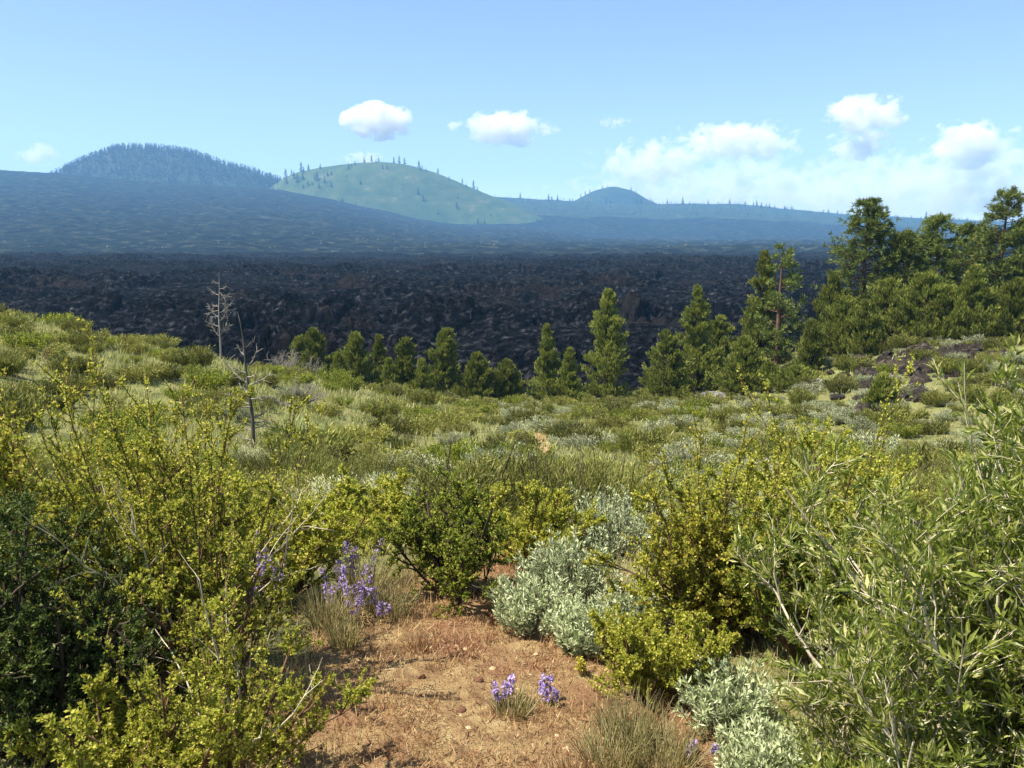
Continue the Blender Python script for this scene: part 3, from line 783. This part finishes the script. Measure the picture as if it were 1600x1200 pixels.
tuft('tall pale bunchgrass at the bottom beside the path corner', 965, 2.62, 4, 240, .16, .08)
tuft('greenish bunchgrass at the bottom below the small sagebrush', 1060, 2.6, 5, 220, .18, .08)
tuft('thin green tuft around the foot of the single purple bloom', 800, 2.95, 6, 120, .13, .06)
tuft('thin bunchgrass at the foot of the dense deep green bush', 600, 3.95, 7, 200, .2, .08, spread=.5)
tuft('straw bunchgrass between the deep green bush and the sagebrush', 790, 4.05, 8, 200, .2, .08)
tuft('tall straw grass leaning in front of the bright green bush', 560, 4.1, 9, 160, .34, .06)
tuft('sparse reddish grass tuft on the path behind the clods', 650, 3.5, 10, 90, .10, .05, 'dry')
tuft('dry grass tuft at the bottom edge right of the path', 900, 2.5, 11, 140, .12, .06, 'dry')

# ------------------------------------------------------------------ flowers
def flower(label, px, D, seed, h, ns=3, rad=.03, cat='flower', group=None, mat='petal'):
    rng = rng_(seed); xx = px_x(px, D); root = empty('wildflower', (xx, D, zg1(xx, D))); tag(root, label, cat, group)
    gs = Geo()
    st = np.concatenate([rng.normal(size=(ns, 2)) * rad * .5, np.full((ns, 1), -.01)], 1)
    pts = curve_stems(rng, st, np.concatenate([rng.normal(size=(ns, 2)) * .16, np.ones((ns, 1))], 1), h * rng.uniform(.8, 1, ns), 7, .1, .05)
    tubes(gs, pts, np.linspace(1, .5, 7)[None] * np.full((ns, 1), .0016), 4)
    p, tg, t, _ = along(rng, pts, 8, .05, .6)
    leaves(gs, p, tg * .6 + norm(rng.normal(size=p.shape)), rng.uniform(.02, .04, len(p)), rng.uniform(.003, .006, len(p)), rng, 0)
    heads = {}
    p, tg, t, idx = along(rng, pts, 18, .48, 1.)
    out = norm(rng.normal(size=p.shape) * [1, 1, .4])
    for j in range(5):                                   # five petals to a small trumpet
        for k in range(ns):
            gk = heads.setdefault(k, Geo()); q = idx == k
            leaves(gk, (p + out * .004)[q], (out + rng.normal(size=p.shape) * .6)[q], rng.uniform(.009, .016, q.sum()), rng.uniform(.006, .010, q.sum()), rng, 0, .2)
    gs.build('stems', M['grass_tuft'], root)
    for gk in heads.values(): gk.build('flower_head', M[mat], root)

fl = 'purple flower spikes in the clump left of the path'
for i, (a, D, h) in enumerate([(535, 3.95, .26), (548, 3.85, .24), (556, 3.9, .20), (543, 3.8, .16), (515, 4.0, .30), (528, 4.05, .34), (586, 3.85, .13), (505, 3.9, .2), (550, 4.05, .38)]):
    flower('violet wildflower spike in the large clump left of the path', a, D, 200 + i, h, 3, .04, group=fl)
flower('violet flower head half hidden among the tall yellow-green bitterbrush leaves', 300, 3.05, 220, .62, 3, .05)
flower('pale violet flower above the bush, between the bitterbrush and the big clump', 372, 3.75, 221, .50, 3, .04)
flower('violet flower cluster on the top of the bushy green bitterbrush', 402, 3.7, 222, .44, 4, .05)
flower('single bright violet bloom standing alone on the path', 783, 2.98, 223, .15, 4, .028)
flower('violet bloom on the path with two heads, the nearer head', 850, 3.02, 224, .14, 3, .02)
flower('short violet bloom beside the two-headed one on the path', 868, 2.98, 225, .10, 2, .015)
flower('violet bloom low at the bottom edge under the grey sagebrush', 1103, 2.66, 226, .07, 3, .02)
flower('tiny violet bloom at the bottom nearest the long-leaved bush', 1140, 2.68, 227, .05, 2, .015)
flower('small yellow wildflower at the foot of the low greyish sagebrush', 915, 3.25, 228, .10, 4, .03, mat='petal_yellow')

# ------------------------------------------------------------------ stones
def rock_geo(seed, s, sub=2):
    import bmesh
    rng = rng_(seed); bm = bmesh.new(); bmesh.ops.create_icosphere(bm, subdivisions=sub, radius=1)
    V = np.array([v.co[:] for v in bm.verts]); Fa = np.array([[v.index for v in f.verts] for f in bm.faces]); bm.free()
    pl = norm(rng.normal(size=(14, 3)))
    dd = rng.uniform(.55, .95, 14)
    proj = V @ pl.T
    sc = np.min(np.where(proj > .05, dd / np.maximum(proj, .05), 9), 1)
    V = V * np.minimum(sc, 1.1)[:, None]
    V = V * (1 + .09 * rng.normal(size=(len(V), 1)))
    g = Geo(); g.add(V * np.asarray(s), Fa, 0, False)
    return g
def rock(label, x, y, seed, s, mat, name='rock', group=None, cat='rock', sub=2, sink=.3):
    o = rock_geo(seed, s, sub).build(name, M[mat], None, (x, y, zg1(x, y) + s[2] * (1 - sink) * .7))
    o.rotation_euler = (0, 0, seed * 1.7)
    tag(o, label, cat, group)
for i, (a, b, s, mat, lab) in enumerate([
    (650, 1055, .028, 'clod', 'dark red cinder clod on the path, left of the rounded one'), (745, 1062, .024, 'clod', 'rounded brown cinder clod on the path beside the violet bloom'),
    (715, 1112, .026, 'clod', 'dark cinder clod nearest the bottom of the path'), (552, 1086, .016, 'white_stone', 'small white stone on the left of the path'),
    (770, 1062, .015, 'clod', 'small dark clod standing in for the shadow of the rounded brown one')]):  # last clod is a dark stand-in for the rounded clod's cast shadow
    D = 1.6 / math.tan(PITCH + math.atan((b - 600) / F))
    rock(lab, px_x(a, D), D, 300 + i, (s, s * .8, s * .75), mat, 'stone', cat='stone')
r = rng_(5)
for i in range(150):
    D = r.uniform(2.5, 3.7); xx = .08 + r.normal() * .26
    s = .003 + .016 * r.uniform() ** 2.5
    rock('small tan pebble scattered on the bare middle of the path' if i % 3 else 'small dark red pebble scattered on the bare middle of the path', xx, D, 340 + i, (s * 1.2, s, s * .7), 'tan_stone' if i % 3 else 'clod', 'pebble', 'tan pebbles on the path' if i % 3 else 'dark red pebbles on the path', 'pebble', 1)
for i in range(60):
    D = r.uniform(38, 50); a = r.uniform(1290, 1560) + (50 - D) * 3
    s = .15 + .42 * r.uniform() ** 2
    xx = px_x(a, D)
    rock('rough dark reddish lava boulder on the rocky knoll below the pines', xx, D, 400 + i, (s * 1.25, s, s * .8), 'rock', 'boulder', 'lava boulders on the knoll', 'boulder')
for i, (a, D, s) in enumerate([(1112, 52, .8), (1125, 51, .6), (1240, 50, .7), (1262, 49, .6), (1225, 51, .55), (1285, 47, .5)]):
    rock('pale lichen-grey boulder among the shrubs at the foot of the knoll', px_x(a, D), D, 460 + i, (s * 1.3, s, s * .8), 'pale_rock', 'boulder', 'pale boulders by the junipers', 'boulder')

u_ = np.linspace(0, 1, 150); v_ = np.linspace(0, 1, 120)
U, Vv = np.meshgrid(u_, v_)
yb = 40.5 + 9 * Vv; xb = ((1325 + 225 * U - 800) / F) * yb
w1, w2, wid = worley(xb / .8, yb / .8); q1, q2, qid = worley(xb / .38 + 4, yb / .38)
edge = np.minimum(np.minimum(U, 1 - U) * 5, np.minimum(Vv, 1 - Vv) * 5) + .5 * fbm(xb * .5, yb * .5, 3)
zb = zg(xb, yb) + (.05 + .6 * wid) * np.clip(1 - (w1 / .8) ** 2, 0, 1) * .7 + .28 * qid * np.clip(1 - (q1 / .8) ** 2, 0, 1) - .9 * (1 - sstep(.05, .7, edge)) - .18
g = Geo(); g.add(np.stack([xb, yb, zb], -1), grid_faces(120, 150), 0, False)
tag(g.build('rubble', M['rock']), 'dark broken lava rubble on the bank below the pines', 'rubble', kind='stuff')

# ------------------------------------------------------------------ conifers
def conifer_geo(seed, H, R, style):
    rng = rng_(seed); gt, gc = Geo(), Geo()
    bend = rng.normal(size=2) * .03 * H
    zs = np.linspace(0, 1, 9); tr = np.stack([bend[0] * zs ** 2, bend[1] * zs ** 2, zs * H * .97 - .25 * (zs == 0)], -1)
    r0 = (.035 if style == 'juniper' else .026) * H
    tubes(gt, tr[None], (r0 * (1 - zs) ** .9 + .012)[None], 8)
    ph = rng.uniform(0, 10)
    if style == 'juniper':
        n = int(130 + 24 * H); t = rng.uniform(.02, 1, n) ** .9
        a = rng.uniform(0, 2 * np.pi, n)
        prof_ = np.minimum(1, .5 + t / rng.uniform(.2, .55)) * (1 - t) ** rng.uniform(.6, 1.15) * 1.1 + .03
        lump = .95 + 1.0 * perlin(a / 1.1 + ph, t * 6 + ph) + .2 * rng.normal(size=n)
        rad = R * prof_ * np.clip(lump, .22, 1.6)
        k_ = perlin(a * 1.4 + ph * 2, t * 5) > -.33; t, a, rad = t[k_], a[k_], rad[k_]
        tipz = t * H + .04 * H * perlin(a + ph, t * 8)
        lift = .30 * rad + .02 * H
        tips = np.stack([rad * np.cos(a), rad * np.sin(a), np.minimum(tipz + lift * .6, H * 1.0)], -1)
        st = np.stack([0 * a, 0 * a, np.maximum(tipz - lift, .03 * H)], -1)
        per = 11; blades = 9; bl = (.13, .30); bw = .06; s_lo = .4; jit = .03 * R + .04
        mixd = (.35, .95, .55)
    else:
        n = int(80 + 12 * H) if style == 'pine' else int(20 + 4 * H); t = rng.uniform(.06 if style == 'pine' else .1, .99, n)
        a = rng.uniform(0, 2 * np.pi, n)
        prof_ = np.minimum(1, .55 + (t - .1) * 1.4) * (1 - t) ** .5 + .06
        rad = R * prof_ * rng.uniform(.55, 1.2, n)
        tipz = t * H
        tips = np.stack([rad * np.cos(a), rad * np.sin(a), np.minimum(tipz + .18 * rad, H)], -1)
        st = np.stack([0 * a, 0 * a, tipz - .12 * rad], -1)
        per = 8; blades = 16; bl = (.18, .32); bw = .055; s_lo = .45; jit = .07 * R + .06
        mixd = (.5, .5, .9)
    bx = np.interp(st[:, 2] / H, [0, 1], [0, 1])
    st[:, :2] += bend * (bx ** 2)[:, None]; tips[:, :2] += bend * (np.clip(tips[:, 2] / H, 0, 1) ** 2)[:, None]
    w = np.linspace(0, 1, 5)[None, :, None]
    mid = st * .4 + tips * .6; mid[:, 2] = st[:, 2] * .62 + tips[:, 2] * .38
    br_ = st[:, None] * (1 - w) ** 2 + 2 * mid[:, None] * w * (1 - w) + tips[:, None] * w ** 2
    Lr = np.linalg.norm(tips - st, axis=1)
    tubes(gt, br_, np.linspace(1, .3, 5)[None] * (.008 + .014 * Lr)[:, None], 3)
    p, tg, tt, idx = along(rng, br_, per, s_lo, 1.0)
    p = p + rng.normal(size=p.shape) * (jit * (.4 + .8 * (Lr[idx] / max(R, .1))))[:, None] * [1, 1, .6]
    P = np.repeat(p, blades, 0); T = np.repeat(tg, blades, 0)
    out = norm(P * [1, 1, 0])
    D = out * mixd[0] + np.array([0, 0, mixd[1]]) + norm(rng.normal(size=P.shape)) * mixd[2] + T * .3
    leaves(gc, P + rng.normal(size=P.shape) * .05, D, rng.uniform(bl[0], bl[1], len(P)), bw * rng.uniform(.6, 1.3, len(P)), rng, 0, at=.45)
    tp = np.array([[bend[0], bend[1], H * .93]]) + rng.normal(size=(60, 3)) * [.03 * R, .03 * R, .03 * H]
    leaves(gc, tp, rng.normal(size=(60, 3)) * .3 + [0, 0, 1], rng.uniform(bl[0], bl[1], 60), bw, rng, 0)
    return gt, gc

def tree(label, px, D, top, wpx, style, seed, name=None, base=None):
    xx = px_x(px, D); z0 = zg1(xx, D) if base is None else py_z(base, D)
    H = py_z(top, D) - z0; R = wpx / 2 / F * D
    root = empty(name or ('juniper_tree' if style == 'juniper' else 'pine_tree'), (xx, D, z0), 0); tag(root, label, 'tree')
    gt, gc = conifer_geo(seed, H, R, style)
    gt.build('trunk', M['bark_dark'] if style == 'juniper' else M['bark_red'], root)
    gc.build('crown', M['juniper'] if style == 'juniper' else M['pine'], root)

T = [
 ('narrow juniper at the end of the juniper row by the fallen logs', 465, 60, 530, 42, 'juniper'),
 ('taller ragged juniper just behind the fallen logs', 491, 58, 518, 52, 'juniper'),
 ('broad bright juniper with a rounded top, second clump from the logs', 553, 57, 524, 66, 'juniper'),
 ('thin pointed juniper between the broad bright one and the slanting one', 591, 60, 528, 28, 'juniper'),
 ('low juniper at the foot of the broad bright one', 526, 56, 556, 34, 'juniper'),
 ('slanting lopsided juniper in the middle of the row', 630, 58, 532, 44, 'juniper'),
 ('small juniper tucked left of the slanting one', 605, 57, 565, 30, 'juniper'),
 ('low round juniper between the slanting one and the pointed one', 658, 57, 566, 34, 'juniper'),
 ('pointed olive juniper standing tallest in the first half of the row', 692, 59, 517, 62, 'juniper'),
 ('squat wide juniper with dark shaded base', 744, 58, 555, 66, 'juniper'),
 ('small dark juniper in the gap of the row', 790, 59, 566, 46, 'juniper'),
 ('slender green juniper with a thin bent tip', 856, 59, 512, 60, 'juniper'),
 ('short juniper leaning against the slender green one', 889, 58, 548, 42, 'juniper'),
 ('tall conical juniper standing clear against the lava', 949, 60, 457, 78, 'juniper'),
 ('broad leafy juniper below the twin-topped one', 1044, 56, 520, 90, 'juniper'),
 ('tall juniper with a narrow spire left of the lava hollow', 1090, 60, 450, 84, 'juniper'),
 ('shaded juniper right behind the spire-topped one', 1122, 62, 498, 62, 'juniper'),
 ('dense dark juniper in front of the knoll', 1166, 52, 530, 80, 'juniper'),
 ('low dark juniper beside the dense dark one', 1207, 51, 572, 50, 'juniper'),
 ('low spreading juniper at the foot of the knoll', 1248, 49, 578, 66, 'juniper'),
 ('pointed bright juniper at the edge of the pine stand', 1188, 60, 396, 78, 'juniper'),
 ('sparse grey-branched pine beside the pointed bright juniper', 1216, 58, 383, 96, 'sparse'),
 ('large dark pine with a broken flat top', 1345, 58, 314, 140, 'pine'),
 ('bushy juniper leaning out from under the large dark pine', 1297, 57, 430, 92, 'juniper'),
 ('small pointed juniper in front of the large dark pine', 1354, 52, 474, 54, 'juniper'),
 ('layered green pine between the two largest pines', 1412, 57, 362, 100, 'pine'),
 ('broad bright pine with rounded shoulders', 1462, 59, 338, 120, 'pine'),
 ('mid-height juniper filling the stand below the bright pine', 1440, 54, 430, 100, 'juniper'),
 ('shaded pine behind the bright stand', 1505, 61, 352, 100, 'pine'),
 ('tallest pine with a rounded knobbly top', 1554, 57, 296, 120, 'pine'),
 ('bushy green juniper under the tallest pine', 1518, 52, 420, 100, 'juniper'),
 ('pine at the edge of the frame beside the tallest one', 1612, 56, 345, 120, 'pine'),
 ('low juniper at the frame edge under the pines', 1588, 51, 440, 100, 'juniper'),
 ('leafy juniper closing the gap behind the small pointed one', 1385, 55, 440, 110, 'juniper'),
 ('wide green juniper low in the middle of the pine stand', 1475, 53, 452, 130, 'juniper'),
 ('dark leafy juniper at the base of the tallest pine', 1555, 53, 455, 120, 'juniper'),
 ('green juniper low between the leaning one and the small pointed one', 1318, 55, 468, 100, 'juniper'),
 ('small dark juniper alone on the meadow below the boulders', 1383, 38, 592, 44, 'juniper'),
 ('tiny juniper on the knoll between sagebrush and pines', 1270, 52, 505, 34, 'juniper'),
]
for i, (lab, a, D, top, wpx, sty) in enumerate(T):
    tree(lab, a, D, top, wpx, sty, 500 + i)

# ------------------------------------------------------------------ dead wood
def poly(pp, D, m=8, zjit=0.0, rng=None):
    """a bent bough through given points (x offset, depth offset, height) resampled to m points"""
    pp = np.array(pp, float); s = np.linspace(0, len(pp) - 1, m)
    return np.stack([np.interp(s, np.arange(len(pp)), pp[:, k]) for k in range(3)], -1)

def snag(label, px, D, H, seed, mat, boughs, r0, lean=(0, 0), twigs=4, name='dead_tree'):
    rng = rng_(seed); xx = px_x(px, D); root = empty(name, (xx, D, zg1(xx, D))); tag(root, label, 'tree')
    zs = np.linspace(0, 1, 14); tr = np.stack([lean[0] * zs ** 2 + .02 * np.sin(zs * 9), lean[1] * zs, zs * H - .1 * (zs == 0)], -1)
    g = Geo(); tubes(g, tr[None], (r0 * (1 - .85 * zs))[None], 7); g.build('trunk', M[mat], root)
    g = Geo(); S_ = []
    for (t, dx, dy, dz) in boughs:
        st = np.array([np.interp(t, zs, tr[:, k]) for k in range(3)])
        end = st + [dx, dy, dz]; mid = st + [dx * .55, dy * .55, dz * .2]
        w = np.linspace(0, 1, 7)[:, None]
        S_.append(st * (1 - w) ** 2 + 2 * mid * w * (1 - w) + end * w ** 2 + rng.normal(size=(7, 3)) * .008 * H * w * .6)
    S_ = np.array(S_); Lb = np.linalg.norm(S_[:, -1] - S_[:, 0], axis=1)
    tubes(g, S_, np.linspace(1, .25, 7)[None] * (.22 * r0 + .018 * Lb)[:, None], 5)
    p, tg, t, idx = along(rng, S_, twigs, .25, 1)
    tw = curve_stems(rng, p, tg + norm(rng.normal(size=p.shape)) * .9, Lb[idx] * rng.uniform(.2, .55, len(p)), 5, .0, .2)
    tubes(g, tw, np.linspace(1, .4, 5)[None] * (.007 * Lb[idx] + .004)[:, None], 3)
    g.build('branches', M['dead'], root)

D = 19.3
snag('dead tree with thin bare trunk and pale broken boughs rising from the hillside', 387, D, 3.0, 601, 'dead_dark',
     [(.48, -.52, .1, .50), (.46, .55, -.1, .28), (.60, .22, .2, .30), (.32, -.55, .1, .22), (.30, -.28, -.3, .05), (.12, -.38, .1, .16), (.14, .32, .1, .10), (.22, .40, .2, .22), (.40, -.3, .3, .2), (.52, .30, -.2, .1), (.06, -.45, .0, .12), (.68, -.16, .1, .2), (.74, .2, .1, .15), (.55, -.35, -.1, .25), (.36, .3, -.2, .05), (.18, .28, .2, .0)], .05, (-.25, .1), 8)
snag('pale leafless tree with drooping twigs behind the hill crest', 342, 41, 4.1, 602, 'dead',
     [(.35, .5, .1, .3), (.4, -.6, .1, .2), (.5, -.5, .2, .5), (.55, .6, .1, .5), (.62, -.4, .2, .1), (.7, .45, .1, .3), (.75, -.45, .1, .3), (.82, .35, 0, .1), (.88, -.3, .1, .1), (.45, .35, .3, .7), (.28, -.4, .1, .6), (.3, .4, .1, .9), (.58, -.55, .2, -.2), (.66, .5, .1, -.1), (.78, .3, -.2, -.25), (.52, -.3, -.3, -.1)], .05, (.1, 0), 15)
def bare_shrub(label, px, D, seed, h, rad, mat='dead_dark', n=16):
    rng = rng_(seed); xx = px_x(px, D); a = rng.uniform(0, 6.28, n); q = np.sqrt(rng.uniform(0, 1, n))
    S0 = curve_stems(rng, np.zeros((n, 3)) + rng.normal(size=(n, 3)) * [.05, .05, 0], np.stack([np.cos(a) * q * rad, np.sin(a) * q * rad, np.full(n, h)], -1), h * rng.uniform(.7, 1.1, n), 8, .1, .16)
    g = Geo(); tubes(g, S0, np.linspace(1, .3, 8)[None] * np.full((n, 1), .016 * h + .004), 5)
    p, tg, t, _ = along(rng, S0, 7, .25, 1)
    S1 = curve_stems(rng, p, tg + norm(rng.normal(size=p.shape)) * .8, h * rng.uniform(.15, .4, len(p)), 6, .2, .16)
    tubes(g, S1, np.linspace(1, .3, 6)[None] * np.full((len(p), 1), .006 * h + .001), 3)
    p, tg, t, _ = along(rng, S1, 4, .3, 1)
    S2 = curve_stems(rng, p, tg + norm(rng.normal(size=p.shape)) * .8, h * rng.uniform(.08, .2, len(p)), 4, .2, .16)
    tubes(g, S2, np.full((len(p), 4), .003 * h + .0005), 3)
    o = g.build('dead_bush', M[mat], None, (xx, D, zg1(xx, D) - .02)); tag(o, label, 'bush')
bare_shrub('bare dark leafless bush among sagebrush in mid valley', 932, 10.5, 611, .75, .55)
bare_shrub('pale leafless bush beside the fallen logs', 440, 46, 612, 1.3, 1.3, 'dead')
bare_shrub('grey leafless bush behind the fallen logs at the juniper row', 480, 52, 613, 1.6, 1.6, 'dead')
bare_shrub('small grey dead bush on the slope right of the dead tree', 470, 30, 614, .9, .9, 'dead')
for i, (a, D, L, ang, lab) in enumerate([(505, 50, 3.4, .1, 'bleached fallen log lying before the junipers'), (470, 48, 2.2, -.3, 'short grey fallen log beside the bleached one'), (415, 46, 2.0, .5, 'dark fallen branch on the crest left of the logs'), (432, 27, 1.1, .1, 'dark broken branch lying in the grass near the dead tree')]):
    rng = rng_(620 + i); xx = px_x(a, D); s = np.linspace(-.5, .5, 9)
    pts = np.stack([s * L * math.cos(ang), s * L * math.sin(ang), np.zeros(9)], -1); pts[:, 2] = zg(pts[:, 0] + xx, pts[:, 1] + D) - zg1(xx, D) + .18 + .04 * rng.normal(size=9)
    g = Geo(); tubes(g, pts[None], (.11 * np.linspace(1, .5, 9))[None], 7)
    tw = curve_stems(rng, pts[[2, 4, 5, 7]], rng.normal(size=(4, 3)) * [1, 1, .4] + [0, 0, .8], np.full(4, L * .2), 5, 0, .2)
    tubes(g, tw, np.linspace(1, .4, 5)[None] * np.full((4, 1), .03), 4)
    o = g.build('fallen_log', M['dead'] if i < 2 else M['dead_dark'], None, (xx, D, zg1(xx, D))); tag(o, lab, 'log')

# ------------------------------------------------------------------ clouds, outside the haze
def cloud_mat(name, dens, nscale, thr, seed, wh):
    m, t = new_mat(name)
    tc = N(t, "ShaderNodeTexCoord")
    ln = N(t, "ShaderNodeVectorMath", operation='LENGTH'); t.links.new(tc.outputs['Object'], ln.inputs[0])
    mp = N(t, "ShaderNodeMapping"); mp.inputs['Location'].default_value = (seed * 3.7, seed * 1.3, 0); mp.inputs['Scale'].default_value = (max(1., wh * .8), 1, 1)
    t.links.new(tc.outputs['Object'], mp.inputs[0])
    nz = N(t, "ShaderNodeTexNoise"); nz.inputs['Scale'].default_value = nscale; nz.inputs['Detail'].default_value = 6; nz.inputs['Roughness'].default_value = .58
    t.links.new(mp.outputs[0], nz.inputs['Vector'])
    r2 = N(t, "ShaderNodeMath", operation='POWER'); r2.inputs[1].default_value = 2.0; t.links.new(ln.outputs['Value'], r2.inputs[0])
    a = N(t, "ShaderNodeMath", operation='MULTIPLY_ADD'); a.inputs[1].default_value = -1.35; a.inputs[2].default_value = .62 - thr - 2.75
    t.links.new(r2.outputs[0], a.inputs[0])
    b = N(t, "ShaderNodeMath", operation='MULTIPLY_ADD'); b.inputs[1].default_value = 5.5; t.links.new(nz.outputs['Fac'], b.inputs[0]); t.links.new(a.outputs[0], b.inputs[2])
    c = N(t, "ShaderNodeMath", operation='MULTIPLY', use_clamp=True); c.inputs[1].default_value = 2.2; t.links.new(b.outputs[0], c.inputs[0])
    d = N(t, "ShaderNodeMath", operation='MULTIPLY'); d.inputs[1].default_value = dens; t.links.new(c.outputs[0], d.inputs[0])
    v = N(t, "ShaderNodeVolumePrincipled"); v.inputs['Color'].default_value = (1, 1, 1, 1); v.inputs['Anisotropy'].default_value = 0.0
    t.links.new(d.outputs[0], v.inputs['Density'])
    out = N(t, "ShaderNodeOutputMaterial"); t.links.new(v.outputs[0], out.inputs['Volume'])
    return m
CL = [  # px, py, width px, height px, density, noise scale, threshold, label
 (76, 240, 60, 34, .005, 1.5, .0, 'small faint white cloud above the dark slope'),
 (598, 189, 100, 46, .009, 1.4, -.38, 'small bright puffy cloud over the grassy hill'),
 (785, 201, 150, 46, .007, 1.3, -.10, 'flat thin white cloud right of the bright puffy one'),
 (575, 247, 60, 20, .006, 1.5, 0, 'sliver of cloud peeking from behind the grassy hilltop'),
 (955, 191, 50, 18, .004, 1.5, .02, 'wispy tiny cloud between the larger clouds'),
 (1335, 180, 110, 60, .006, 1.5, -.10, 'tall puffy cloud above the pine stand'),
 (1330, 225, 90, 46, .005, 1.6, -.02, 'thin cloud hanging under the tall puffy one'),
 (1140, 220, 200, 56, .005, 1.8, .02, 'long cloud bank with ragged top above the ridge'),
 (1010, 255, 190, 64, .004, 1.9, .1, 'ragged cloud rising behind the pointed hill'),
 (1500, 226, 130, 64, .006, 1.5, -.05, 'puffy white cloud over the bright pines'),
 (1150, 298, 540, 96, .0018, 2.5, .08, 'low spread cloud bank along the ridge horizon'),
 (1490, 296, 560, 110, .0019, 2.5, .02, 'low spread cloud bank behind the pine stand'),
]
import bmesh
DC = 9000.
for i, (a, b, w, h, de, ns, th, lab) in enumerate(CL):
    Dc = DC + i * 260
    bm = bmesh.new(); bmesh.ops.create_icosphere(bm, subdivisions=3, radius=1.0)
    me = bpy.data.meshes.new('cloud'); bm.to_mesh(me); bm.free()
    me.materials.append(cloud_mat('cloud_vapour', de, ns, th, i + 1, w / h))
    o = bpy.data.objects.new('cloud', me); COL.objects.link(o)
    o.location = (px_x(a, Dc), Dc, py_z(b, Dc)); o.scale = (w * .62 / F * Dc, min(w, 2 * h) * .5 / F * Dc, h * .66 / F * Dc)
    tag(o, lab, 'cloud', kind='thing')

# ------------------------------------------------------------------ haze
g = Geo()
bx = np.array([[x_, y_, z_] for z_ in (-30, 420) for y_ in (-1500, 4500) for x_ in (-5200, 5200)], float)
g.add(bx, [[2, 3, 1, 0], [5, 7, 6, 4], [1, 5, 4, 0], [6, 7, 3, 2], [4, 6, 2, 0], [3, 7, 5, 1]])
m, t = new_mat('air')
v = N(t, "ShaderNodeVolumePrincipled"); v.inputs['Color'].default_value = (.25, .56, .98, 1); v.inputs['Density'].default_value = 1.7e-4
v.inputs['Anisotropy'].default_value = .0
out = N(t, "ShaderNodeOutputMaterial"); t.links.new(v.outputs[0], out.inputs['Volume'])
tag(g.build('haze', m), 'blue haze hanging over the far slopes', 'haze', kind='stuff')
